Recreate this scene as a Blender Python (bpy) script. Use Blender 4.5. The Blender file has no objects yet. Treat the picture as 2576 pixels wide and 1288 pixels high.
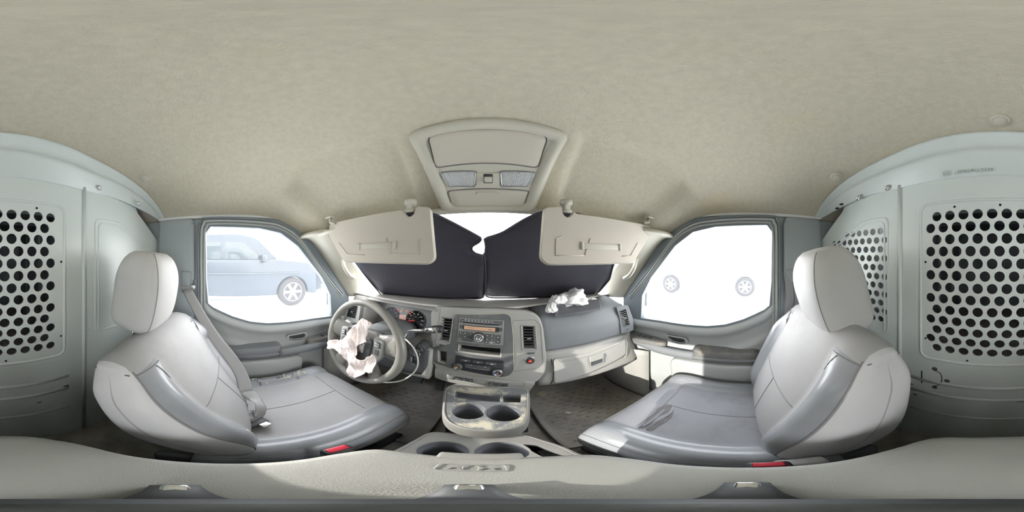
import bpy, bmesh, math, random
from mathutils import Vector, Matrix, noise
PI = math.pi
random.seed(7)
sc = bpy.context.scene
C = sc.collection
V = Vector

# ------------------------------------------------------------------ camera, sky, sun, exposure
# vehicle frame: X to the passenger side, Y forward, Z up, origin at the 360 degree camera between the seats
cd = bpy.data.cameras.new('camera')
cd.type = 'PANO'
cd.clip_start = 0.01
try:
    cd.cycles.panorama_type = 'EQUIRECTANGULAR'
except Exception:
    cd.panorama_type = 'EQUIRECTANGULAR'
cam = bpy.data.objects.new('camera', cd); C.objects.link(cam)
cam.location = (0, 0, 0)
cam.rotation_euler = (PI/2, 0, math.radians(-8.385))
sc.camera = cam

SKY, SUN, EXPO = 9.5, 6.5, 0.2
w = bpy.data.worlds.new('sky'); sc.world = w; w.use_nodes = True
nt = w.node_tree; nt.nodes.clear()
o_ = nt.nodes.new('ShaderNodeOutputWorld'); b_ = nt.nodes.new('ShaderNodeBackground')
tc = nt.nodes.new('ShaderNodeTexCoord'); sp = nt.nodes.new('ShaderNodeSeparateXYZ'); cr = nt.nodes.new('ShaderNodeValToRGB')
cr.color_ramp.elements[0].position = 0.0; cr.color_ramp.elements[0].color = (1.0, 0.99, 0.96, 1)
cr.color_ramp.elements[1].position = 0.6; cr.color_ramp.elements[1].color = (0.92, 0.95, 1.0, 1)
nt.links.new(tc.outputs['Generated'], sp.inputs[0]); nt.links.new(sp.outputs[2], cr.inputs[0])
nt.links.new(cr.outputs[0], b_.inputs[0]); b_.inputs[1].default_value = SKY
nt.links.new(b_.outputs[0], o_.inputs[0])
ld = bpy.data.lights.new('sun', 'SUN'); ld.energy = SUN; ld.angle = math.radians(0.6); ld.color = (1.0, 0.96, 0.88)
sun = bpy.data.objects.new('sun', ld); C.objects.link(sun)
saz, sel = math.radians(-101.5), math.radians(21.5)          # from the driver's side, a little behind
sdir = V((math.sin(saz)*math.cos(sel), math.cos(saz)*math.cos(sel), math.sin(sel)))
sun.rotation_euler = sdir.to_track_quat('Z', 'Y').to_euler()
sun.location = sdir*8
sc.view_settings.view_transform = 'Standard'; sc.view_settings.look = 'None'
sc.view_settings.gamma = 1.0; sc.view_settings.exposure = EXPO; sc.view_settings.use_curve_mapping = False
try:
    sc.cycles.use_denoising = True
    sc.cycles.max_bounces = 14; sc.cycles.diffuse_bounces = 10; sc.cycles.glossy_bounces = 6
    sc.cycles.transparent_max_bounces = 24; sc.cycles.sample_clamp_indirect = 6.0
except Exception:
    pass

# ------------------------------------------------------------------ measuring: a direction in the photograph met with a real plane
def ray(px, py):
    az = math.radians((px-1228)/2576*360); el = math.radians((644-py)/1288*180)
    return V((math.sin(az)*math.cos(el), math.cos(az)*math.cos(el), math.sin(el)))
def R(px, py, x=None, y=None, z=None):
    v = ray(px, py)
    t = x/v.x if x is not None else y/v.y if y is not None else z/v.z
    return v*t

# ------------------------------------------------------------------ materials
def mat(name, col, rough=0.6, metal=0.0, var=0.0, vscale=6.0, bump=0.0, bscale=300.0, col2=None, spec=None,
        patch=None, pscale=3.0, pth=(0.5, 0.62), emit=None, estr=0.0, btype='noise', coord='Object'):
    m = bpy.data.materials.new(name); m.use_nodes = True
    t = m.node_tree; n = t.nodes; l = t.links
    b = n['Principled BSDF']
    b.inputs['Base Color'].default_value = (*col, 1); b.inputs['Roughness'].default_value = rough
    b.inputs['Metallic'].default_value = metal
    if spec is not None: b.inputs['Specular IOR Level'].default_value = spec
    tc = n.new('ShaderNodeTexCoord'); src = None
    if var > 0 or col2:
        nz = n.new('ShaderNodeTexNoise'); nz.inputs['Scale'].default_value = vscale; nz.inputs['Detail'].default_value = 6
        l.new(tc.outputs[coord], nz.inputs['Vector'])
        rp = n.new('ShaderNodeValToRGB'); rp.color_ramp.elements[0].position = 0.3; rp.color_ramp.elements[1].position = 0.7
        c2 = col2 or tuple(min(1, c*(1+var)) for c in col); c1 = tuple(c*(1-var) for c in col)
        rp.color_ramp.elements[0].color = (*c1, 1); rp.color_ramp.elements[1].color = (*c2, 1)
        l.new(nz.outputs[0], rp.inputs[0]); src = rp.outputs[0]
    if patch:
        nz = n.new('ShaderNodeTexNoise'); nz.inputs['Scale'].default_value = pscale; nz.inputs['Detail'].default_value = 8
        nz.inputs['Roughness'].default_value = 0.65
        l.new(tc.outputs[coord], nz.inputs['Vector'])
        mr = n.new('ShaderNodeMapRange'); mr.inputs[1].default_value = pth[0]; mr.inputs[2].default_value = pth[1]
        l.new(nz.outputs[0], mr.inputs[0])
        mx = n.new('ShaderNodeMix'); mx.data_type = 'RGBA'
        l.new(mr.outputs[0], mx.inputs[0])
        if src: l.new(src, mx.inputs[6])
        else: mx.inputs[6].default_value = (*col, 1)
        mx.inputs[7].default_value = (*patch, 1); src = mx.outputs[2]
    if src: l.new(src, b.inputs['Base Color'])
    if bump > 0:
        if btype == 'voronoi':
            tx = n.new('ShaderNodeTexVoronoi'); ho = tx.outputs[0]
        else:
            tx = n.new('ShaderNodeTexNoise'); tx.inputs['Detail'].default_value = 3; ho = tx.outputs[0]
        tx.inputs['Scale'].default_value = bscale; l.new(tc.outputs[coord], tx.inputs['Vector'])
        bp = n.new('ShaderNodeBump'); bp.inputs['Strength'].default_value = bump; bp.inputs['Distance'].default_value = 0.002
        l.new(ho, bp.inputs['Height']); l.new(bp.outputs[0], b.inputs['Normal'])
    if emit: b.inputs['Emission Color'].default_value = (*emit, 1); b.inputs['Emission Strength'].default_value = estr
    return m
def glass_mat(name, tint=(0.98, 0.98, 0.98), refl=0.05, haze=0.022):
    m = bpy.data.materials.new(name); m.use_nodes = True; t = m.node_tree; n = t.nodes; n.clear(); l = t.links
    o = n.new('ShaderNodeOutputMaterial'); a = n.new('ShaderNodeBsdfTransparent'); g = n.new('ShaderNodeBsdfGlossy')
    a.inputs[0].default_value = (*tint, 1); g.inputs['Roughness'].default_value = 0.02
    mx = n.new('ShaderNodeMixShader'); lw = n.new('ShaderNodeLayerWeight'); lw.inputs[0].default_value = refl
    tr = n.new('ShaderNodeBsdfTranslucent'); tr.inputs[0].default_value = (0.88, 0.92, 0.95, 1)      # haze added to the pane to wash out the view outside
    du = n.new('ShaderNodeMixShader'); nz = n.new('ShaderNodeTexNoise'); nz.inputs['Scale'].default_value = 5; nz.inputs['Detail'].default_value = 6
    mr = n.new('ShaderNodeMapRange'); mr.inputs[3].default_value = haze*0.7; mr.inputs[4].default_value = haze*1.3
    l.new(nz.outputs[0], mr.inputs[0]); l.new(mr.outputs[0], du.inputs[0]); l.new(a.outputs[0], du.inputs[1]); l.new(tr.outputs[0], du.inputs[2])
    l.new(lw.outputs[0], mx.inputs[0]); l.new(du.outputs[0], mx.inputs[1]); l.new(g.outputs[0], mx.inputs[2]); l.new(mx.outputs[0], o.inputs[0])
    return m

M = {}
M['headliner'] = mat('headliner fabric', (0.535, 0.495, 0.39), 0.95, var=0.06, vscale=60, bump=0.9, bscale=190, patch=(0.58, 0.49, 0.30), pscale=2.3, pth=(0.56, 0.80))
M['trim_warm'] = mat('warm trim plastic', (0.54, 0.515, 0.43), 0.55, var=0.02, bump=0.12, bscale=700)
M['visor'] = mat('visor cloth', (0.55, 0.505, 0.43), 0.8, bump=0.1, bscale=600)
M['dark_clip'] = mat('dark clip recess', (0.06, 0.06, 0.055), 0.6)
M['plastic'] = mat('light grey plastic', (0.385, 0.38, 0.355), 0.5, var=0.05, vscale=7, bump=0.15, bscale=600)
M['plastic_door'] = mat('door panel plastic', (0.43, 0.45, 0.445), 0.55, var=0.03, vscale=5, bump=0.12, bscale=700)
M['pad'] = mat('slate dash pad', (0.20, 0.212, 0.225), 0.62, var=0.05, vscale=8, bump=0.25, bscale=420)
M['flap'] = mat('airbag door back', (0.135, 0.14, 0.15), 0.7, bump=0.3, bscale=300)
M['dash_top'] = mat('dusty dash top', (0.66, 0.645, 0.60), 0.9, var=0.08, vscale=10, bump=0.25, bscale=420)
M['stackdark'] = mat('dusty dark fascia', (0.135, 0.14, 0.145), 0.45, var=0.12, vscale=12, patch=(0.23, 0.23, 0.21), pscale=9, pth=(0.5, 0.75))
M['fascia'] = mat('grey fascia', (0.26, 0.26, 0.25), 0.5, var=0.06, vscale=14)
M['black'] = mat('black plastic', (0.035, 0.037, 0.042), 0.45)
M['slot'] = mat('deep black', (0.012, 0.012, 0.014), 0.8)
M['btn'] = mat('button plastic', (0.10, 0.105, 0.11), 0.5)
M['white'] = mat('white print', (0.75, 0.76, 0.75), 0.6)
M['silver'] = mat('silver ring', (0.62, 0.63, 0.64), 0.25, 0.9)
M['chrome'] = mat('chrome', (0.80, 0.81, 0.82), 0.12, 1.0)
M['amber'] = mat('amber display', (0.62, 0.40, 0.27), 0.3, emit=(0.9, 0.5, 0.3), estr=0.10)
M['orange'] = mat('orange mark', (0.9, 0.35, 0.05), 0.5, emit=(1, 0.4, 0.05), estr=0.3)
M['redlamp'] = mat('red warning lamp', (0.8, 0.08, 0.06), 0.4, emit=(1.0, 0.08, 0.05), estr=0.7)
M['amberlamp'] = mat('amber warning lamp', (0.8, 0.4, 0.08), 0.4, emit=(1.0, 0.45, 0.05), estr=0.3)
M['red'] = mat('red plastic', (0.42, 0.02, 0.04), 0.35)
M['blue'] = mat('blue mark', (0.05, 0.15, 0.7), 0.4)
M['dial'] = mat('dial face', (0.15, 0.165, 0.185), 0.5)
M['bezel_ip'] = mat('cluster mask', (0.24, 0.25, 0.255), 0.6)
M['lcd'] = mat('cluster screen', (0.45, 0.30, 0.27), 0.3, emit=(1, 0.4, 0.3), estr=0.15)
M['seat'] = mat('seat cloth vinyl', (0.355, 0.352, 0.352), 0.6, var=0.05, vscale=9, bump=0.18, bscale=520, patch=(0.30, 0.29, 0.28), pscale=4, pth=(0.56, 0.8))
M['headrest'] = mat('headrest vinyl', (0.52, 0.515, 0.505), 0.6, var=0.03, vscale=9, bump=0.15, bscale=520)
M['seat_soiled_shaded'] = mat('soiled shaded seat cloth', (0.235, 0.24, 0.262), 0.6, var=0.08, vscale=7, bump=0.18, bscale=520, patch=(0.17, 0.17, 0.185), pscale=6, pth=(0.5, 0.75))  # darker seat cloth: soiling, plus the cushion's shade put into the colour
M['bolster'] = mat('glossy grey vinyl', (0.28, 0.292, 0.31), 0.25, var=0.05, vscale=9, bump=0.10, bscale=380)
M['seat_side'] = mat('seat side vinyl', (0.56, 0.555, 0.56), 0.55, bump=0.12, bscale=520)
M['seam'] = mat('seam thread', (0.21, 0.205, 0.20), 0.8)
M['stain'] = mat('damp stain', (0.11, 0.105, 0.11), 0.5, var=0.2, vscale=30)
M['foam'] = mat('torn foam', (0.70, 0.69, 0.62), 0.9, var=0.15, vscale=60, bump=0.4)
M['paint'] = mat('grey partition paint', (0.60, 0.65, 0.63), 0.32, var=0.02, vscale=3, bump=0.04, bscale=200)
M['wheel'] = mat('worn steering leather', (0.225, 0.218, 0.20), 0.32, var=0.14, vscale=14, bump=0.12, bscale=400)
M['wheel_dark'] = mat('wheel hub plastic', (0.18, 0.18, 0.18), 0.5, var=0.05)
M['airbag'] = mat('airbag cloth', (0.84, 0.74, 0.71), 0.85, var=0.06, vscale=25, bump=0.8, bscale=90)
M['tissue'] = mat('white airbag cloth', (0.86, 0.86, 0.84), 0.85, var=0.04, vscale=30, bump=0.35, bscale=150)
M['shade'] = mat('dark shade cloth', (0.055, 0.052, 0.068), 0.55, var=0.15, vscale=4, bump=0.1, bscale=500)
M['rubber'] = mat('dusty rubber', (0.38, 0.36, 0.33), 0.85, var=0.2, vscale=9, patch=(0.55, 0.51, 0.43), pscale=5, pth=(0.45, 0.75), bump=0.6, bscale=90, btype='voronoi')
M['carpet'] = mat('worn dark carpet', (0.38, 0.36, 0.32), 0.95, var=0.25, vscale=14, bump=0.6, bscale=250, patch=(0.26, 0.235, 0.185), pscale=4, pth=(0.45, 0.75))
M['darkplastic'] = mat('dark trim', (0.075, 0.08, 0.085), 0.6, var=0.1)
M['tray'] = mat('dirty console plastic', (0.15, 0.158, 0.165), 0.7, var=0.1, vscale=10, patch=(0.46, 0.43, 0.34), pscale=11, pth=(0.5, 0.6), bump=0.3, bscale=120)
M['consoletrim'] = mat('console trim', (0.215, 0.21, 0.195), 0.6, var=0.1, vscale=15, bump=0.2, bscale=400)
M['cup'] = mat('cup well', (0.11, 0.115, 0.13), 0.6, var=0.15, vscale=20)
M['lid'] = mat('armrest vinyl', (0.27, 0.27, 0.25), 0.55, var=0.04, vscale=8, bump=0.22, bscale=700, btype='voronoi')
M['belt'] = mat('grey belt webbing', (0.36, 0.36, 0.36), 0.7, bump=0.3, bscale=700)
M['armrest'] = mat('worn armrest cloth', (0.17, 0.17, 0.165), 0.8, var=0.12, vscale=18, patch=(0.30, 0.26, 0.21), pscale=10, pth=(0.5, 0.75), bump=0.3, bscale=300)
M['pillar'] = mat('pillar trim', (0.36, 0.40, 0.415), 0.6, bump=0.1, bscale=500)
M['seal'] = mat('door seal rubber', (0.20, 0.23, 0.25), 0.5)
M['seal_light'] = mat('door seal light', (0.46, 0.48, 0.46), 0.5)
M['lens'] = mat('frosted lamp lens', (0.62, 0.63, 0.63), 0.2, bump=0.8, bscale=180, btype='voronoi')
M['cargo'] = mat('cargo bay lining', (0.34, 0.37, 0.37), 0.8, var=0.1)
M['paper'] = mat('yellowed paper', (0.68, 0.64, 0.48), 0.8, var=0.06, vscale=40)
M['snow'] = mat('bright ground', (0.86, 0.87, 0.88), 0.9, var=0.03, vscale=0.5)
M['carpaint'] = mat('dark blue car paint', (0.012, 0.02, 0.03), 0.25)
M['carwhite'] = mat('white car paint', (0.72, 0.74, 0.75), 0.3)
M['tyre'] = mat('tyre', (0.018, 0.018, 0.02), 0.8)
M['alloy'] = mat('alloy', (0.42, 0.43, 0.45), 0.4, 0.4)
M['carglass'] = mat('tinted glass', (0.02, 0.03, 0.035), 0.05)
M['vanpaint'] = mat('white van paint', (0.7, 0.71, 0.70), 0.4)
M['cable'] = mat('white cable', (0.80, 0.80, 0.78), 0.4)
M['straw'] = mat('straw', (0.45, 0.38, 0.22), 0.8)
M['glass'] = glass_mat('window glass')

# ------------------------------------------------------------------ mesh builder
WORLD = {}                                    # things standing away from the origin
class MB:
    def __init__(s): s.v = []; s.f = []; s.m = []; s.sm = []; s.mats = []
    def slot(s, m):
        if m not in s.mats: s.mats.append(m)
        return s.mats.index(m)
    def add(s, vs, fs, m, smooth=False, fm=None):
        b = len(s.v); k = s.slot(m); s.v += [tuple(p) for p in vs]
        for i, f in enumerate(fs):
            s.f.append([b+j for j in f]); s.m.append(s.slot(fm[i]) if fm else k); s.sm.append(smooth)
        return s
    def box(s, c, d, m, r=0.0, seg=3, mx=None, smooth=None):
        bm = bmesh.new(); bmesh.ops.create_cube(bm, size=1)
        for v in bm.verts: v.co = V((v.co.x*d[0], v.co.y*d[1], v.co.z*d[2]))
        if r > 0:
            r = min(r, min(d)*0.49)
            bmesh.ops.bevel(bm, geom=bm.edges[:], offset=r, segments=seg, profile=0.5, affect='EDGES')
        T = Matrix.Translation(V(c)) @ (mx.to_4x4() if mx else Matrix())
        bm.transform(T); bm.verts.index_update()
        s.add([v.co for v in bm.verts], [[v.index for v in f.verts] for f in bm.faces], m, smooth if smooth is not None else r > 0); bm.free()
        return s
    def loft(s, rings, m, closed=True, caps=True, smooth=True, fm=None):
        n = len(rings[0]); vs = [p for r in rings for p in r]; fs = []; ml = []
        for i in range(len(rings)-1):
            for j in range(n if closed else n-1):
                k = (j+1) % n
                fs.append([i*n+j, i*n+k, (i+1)*n+k, (i+1)*n+j]); ml.append(fm(i, j) if fm else m)
        if caps and closed:
            fs.append(list(range(n))[::-1]); ml.append(m); fs.append([(len(rings)-1)*n+j for j in range(n)]); ml.append(m)
        return s.add(vs, fs, m, smooth, ml)
    def grid(s, fn, nu, nv, m, smooth=True, fm=None):
        return s.loft([[fn(i/(nu-1), j/(nv-1)) for j in range(nv)] for i in range(nu)], m, closed=False, caps=False, smooth=smooth, fm=fm)
    def tube(s, pts, r, m, n=8, closed=False, flat=None, up=None):
        P = [V(p) for p in pts]; rings = []; N = len(P)
        prev = None
        for i, p in enumerate(P):
            a = P[(i-1) % N] if closed or i else P[i]; b = P[(i+1) % N] if closed or i < N-1 else P[i]
            t = (b-a).normalized() if (b-a).length > 1e-9 else V((0, 0, 1))
            if up is not None: ref = V(up)
            elif prev is None: ref = V((0, 0, 1)) if abs(t.z) < 0.9 else V((1, 0, 0))
            else: ref = prev
            u = (ref - t*ref.dot(t))
            if u.length < 1e-6: u = t.orthogonal()
            u.normalize(); wv = t.cross(u); prev = u
            rr = r[i] if isinstance(r, (list, tuple)) else r
            ru, rw = (rr, rr) if flat is None else (flat, rr)
            rings.append([p + u*(math.cos(2*PI*k/n)*ru) + wv*(math.sin(2*PI*k/n)*rw) for k in range(n)])
        if closed: rings.append(rings[0])
        return s.loft(rings, m, caps=not closed)
    def lathe(s, prof, m, c=(0, 0, 0), mx=None, n=32, smooth=True):     # prof: (r, h)
        rings = [[V((r*math.cos(2*PI*k/n), r*math.sin(2*PI*k/n), h)) for k in range(n)] for r, h in prof]
        T = Matrix.Translation(V(c)) @ (mx.to_4x4() if mx else Matrix())
        return s.loft([[T @ p for p in rg] for rg in rings], m, smooth=smooth)
    def plate(s, outer, holes, th, m, fn, bevel=0.0, smooth=False):
        """flat outline with holes, th thick, placed by fn(a, b, c)"""
        cu = bpy.data.curves.new('t', 'CURVE'); cu.dimensions = '2D'; cu.fill_mode = 'BOTH'
        cu.extrude = th/2; cu.bevel_depth = bevel; cu.bevel_resolution = 2 if bevel else 0
        for pl in [outer]+list(holes):
            q = cu.splines.new('POLY'); q.points.add(len(pl)-1); q.use_cyclic_u = True
            for k, p in enumerate(pl): q.points[k].co = (p[0], p[1], 0, 1)
        ob = bpy.data.objects.new('t', cu); me = bpy.data.meshes.new_from_object(ob)
        s.add([fn(v.co.x, v.co.y, v.co.z) for v in me.vertices], [list(p.vertices) for p in me.polygons], m, smooth)
        bpy.data.objects.remove(ob); bpy.data.meshes.remove(me); bpy.data.curves.remove(cu)
        return s
    def text(s, body, size, m, fn, th=0.0006):
        cu = bpy.data.curves.new('t', 'FONT'); cu.body = body; cu.size = size; cu.extrude = th; cu.align_x = 'CENTER'; cu.align_y = 'CENTER'
        cu.resolution_u = 3
        ob = bpy.data.objects.new('t', cu); me = bpy.data.meshes.new_from_object(ob)
        s.add([fn(v.co.x, v.co.y, v.co.z) for v in me.vertices], [list(p.vertices) for p in me.polygons], m, False)
        bpy.data.objects.remove(ob); bpy.data.meshes.remove(me); bpy.data.curves.remove(cu)
        return s
    def build(s, name, parent=None, subsurf=0, solid=0.0, soff=0.0, bevel=0.0):
        me = bpy.data.meshes.new(name)
        off = WORLD.get(parent.name, V((0, 0, 0))) if parent else V((0, 0, 0))
        me.from_pydata([tuple(V(p)-off) if parent else p for p in s.v], [], s.f)
        for m in s.mats: me.materials.append(m)
        me.polygons.foreach_set('material_index', s.m); me.polygons.foreach_set('use_smooth', s.sm)
        bm = bmesh.new(); bm.from_mesh(me); bmesh.ops.remove_doubles(bm, verts=bm.verts, dist=1e-6)
        bmesh.ops.recalc_face_normals(bm, faces=bm.faces); bm.to_mesh(me); bm.free()
        me.update()
        o = bpy.data.objects.new(name, me); C.objects.link(o)
        if parent: o.parent = parent; WORLD[o.name] = off
        if solid: q = o.modifiers.new('solid', 'SOLIDIFY'); q.thickness = solid; q.offset = soff
        if bevel:
            q = o.modifiers.new('bevel', 'BEVEL'); q.width = bevel; q.segments = 2; q.limit_method = 'ANGLE'
        if subsurf: q = o.modifiers.new('sub', 'SUBSURF'); q.levels = subsurf; q.render_levels = subsurf
        return o
def thing(name, label, cat, loc, group=None):
    o = bpy.data.objects.new(name, None); C.objects.link(o); o.location = loc; o.empty_display_size = 0.05
    o['label'] = label; o['category'] = cat
    if group: o['group'] = group
    WORLD[o.name] = V(loc); return o
def struct_root(name, loc=(0, 0, 0)):
    o = bpy.data.objects.new(name, None); C.objects.link(o); o.location = loc; o['kind'] = 'structure'; WORLD[o.name] = V(loc); return o
def tag(o, label, cat, group=None):
    o['label'] = label; o['category'] = cat
    if group: o['group'] = group
    return o
def struct(o): o['kind'] = 'structure'; return o
def lab(o, text): o['label'] = text; return o
def lerp(a, b, t): return a+(b-a)*t
def sm(a, b, x):
    t = max(0, min(1, (x-a)/(b-a))); return t*t*(3-2*t)
def curve(keys, t):                            # smooth key interpolation, keys: [(t, (values))]
    if t <= keys[0][0]: return V(keys[0][1])
    for i in range(len(keys)-1):
        a, b = keys[i], keys[i+1]
        if t <= b[0]:
            u = (t-a[0])/(b[0]-a[0]); p1, p2 = V(a[1]), V(b[1])
            p0 = V(keys[i-1][1]) if i else p1*2-p2; p3 = V(keys[i+2][1]) if i+2 < len(keys) else p2*2-p1
            return 0.5*((2*p1)+(p2-p0)*u+(2*p0-5*p1+4*p2-p3)*u*u+(3*p1-p0-3*p2+p3)*u**3)
    return V(keys[-1][1])
def smooth_path(pts, n):
    ks = [(i/(len(pts)-1), p) for i, p in enumerate(pts)]
    return [curve(ks, i/(n-1)) for i in range(n)]
def rrect(cx, cy, w, h, r, n=5):
    out = []
    for sx, sy, a0 in ((1, 1, 0), (-1, 1, PI/2), (-1, -1, PI), (1, -1, 1.5*PI)):
        for k in range(n+1):
            a = a0+PI/2*k/n; out.append((cx+sx*(w/2-r)+r*math.cos(a), cy+sy*(h/2-r)+r*math.sin(a)))
    return out
def circ(cx, cy, r, n=24): return [(cx+r*math.cos(2*PI*k/n), cy+r*math.sin(2*PI*k/n)) for k in range(n)]
def rpoly(pts, r, n=4):                       # polygon with rounded corners
    out = []; N = len(pts)
    for i in range(N):
        p = V(pts[i]).to_2d(); a = V(pts[i-1]).to_2d(); b = V(pts[(i+1) % N]).to_2d()
        ra = min(r, (a-p).length*0.45, (b-p).length*0.45)
        s0 = p+(a-p).normalized()*ra; s1 = p+(b-p).normalized()*ra
        for k in range(n+1):
            u = k/n; q = s0*(1-u)**2+p*2*u*(1-u)+s1*u*u; out.append((q.x, q.y))
    return out
class Frame:
    """a real plane: origin, right, up; fn(a,b,c) with c towards the cabin"""
    def __init__(s, o, x, u):
        s.o = V(o); s.x = V(x).normalized(); s.n = s.x.cross(V(u)).normalized(); s.u = s.n.cross(s.x).normalized()
    def __call__(s, a, b, c=0): return s.o+s.x*a+s.u*b+s.n*c
    def pix(s, px, py):
        v = ray(px, py); t = s.o.dot(s.n)/v.dot(s.n); p = v*t-s.o; return (p.dot(s.x), p.dot(s.u))
    def mx(s): return Matrix((s.x, s.u, s.n)).transposed()
    def fn(s, c0=0.0, a0=0.0, b0=0.0): return lambda a, b, c: s(a+a0, b+b0, c+c0)

FLOOR = -1.08; GROUND = -1.53
XL, XR = -0.84, 0.80                           # inner faces of the doors

# ================================================================== THE SETTING
# ceiling: headliner, steep towards the windscreen header
CEN = [(0.0, (-0.56, 0.44, 0)), (0.25, (-0.2, 0.462, 0)), (0.45, (0.12, 0.455, 0)), (0.6, (0.30, 0.425, 0)), (0.7, (0.39, 0.365, 0)),
       (0.8, (0.465, 0.30, 0)), (0.9, (0.525, 0.225, 0)), (1.0, (0.560, 0.168, 0))]
SID = [(0.0, (-0.56, 0.20, 0)), (0.25, (-0.2, 0.20, 0)), (0.45, (0.10, 0.20, 0)), (0.6, (0.22, 0.185, 0)), (0.7, (0.28, 0.165, 0)),
       (0.8, (0.34, 0.14, 0)), (0.9, (0.39, 0.115, 0)), (1.0, (0.43, 0.085, 0))]
def ceil_pt(u, v):                                 # u -1..1 across, v 0..1 back to front
    a = curve(CEN, v); b = curve(SID, v); x = u*0.83
    k = abs(u)**2.8 if v < 0.5 else abs(u)**lerp(2.8, 2.3, (v-0.5)/0.5)
    p = V((x-0.02, lerp(a.x, b.x, k), lerp(a.y, b.y, k)))
    # shallow pressed recess above each visor
    ax = abs(p.x+0.0)
    rr = sm(0.215, 0.26, ax-0.05*(v-0.7)) * sm(0.60, 0.645, v+0.10*sm(0.25, 0.6, ax)-0.03) * (1-sm(0.62, 0.72, ax))
    n = V((0, 0.62, 0.78)); p += n*0.034*rr*(1-sm(0.93, 1.0, v))
    return p
mb = MB(); mb.grid(lambda i, j: ceil_pt(i*2-1, j), 97, 120, M['headliner'])
ceiling = struct(mb.build('ceiling', solid=0.012, soff=0))
# outer roof skin above it, keeps daylight out
mb = MB(); mb.grid(lambda i, j: ceil_pt(i*2-1, j)+V((0, 0.02*j, 0.035)), 30, 30, M['vanpaint']); mb.build('trim_roof', solid=0.01)['kind'] = 'structure'

# floor, firewall, cargo bay behind
mb = MB(); mb.box((-0.02, -1.15, FLOOR-0.02), (1.76, 4.7, 0.04), M['carpet'])
floor = struct(mb.build('floor'))
mb = MB()
mb.grid(lambda i, j: V((lerp(-0.9, 0.86, i), [0.90, 1.05, 1.12, 1.12][round(j*3)], [FLOOR, -0.9, -0.6, -0.29][round(j*3)])), 12, 4, M['carpet'])
struct(mb.build('wall_front', solid=0.02, soff=1))
mb = MB(); q = M['cargo']
mb.box((-0.02, -3.3, -0.3), (1.76, 0.04, 1.6), q); mb.box((-0.9, -1.9, -0.3), (0.04, 2.8, 1.6), q); mb.box((0.86, -1.9, -0.3), (0.04, 2.8, 1.6), q)
mb.box((-0.02, -1.9, 0.5), (1.76, 2.8, 0.04), q)
for k in range(4): mb.box((-0.02, -0.95-0.6*k, 0.45), (1.7, 0.05, 0.06), q, r=0.01); mb.box((-0.87, -0.95-0.6*k, -0.3), (0.04, 0.06, 1.5), q, r=0.01); mb.box((0.83, -0.95-0.6*k, -0.3), (0.04, 0.06, 1.5), q, r=0.01)
struct(mb.build('wall_back'))

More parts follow.
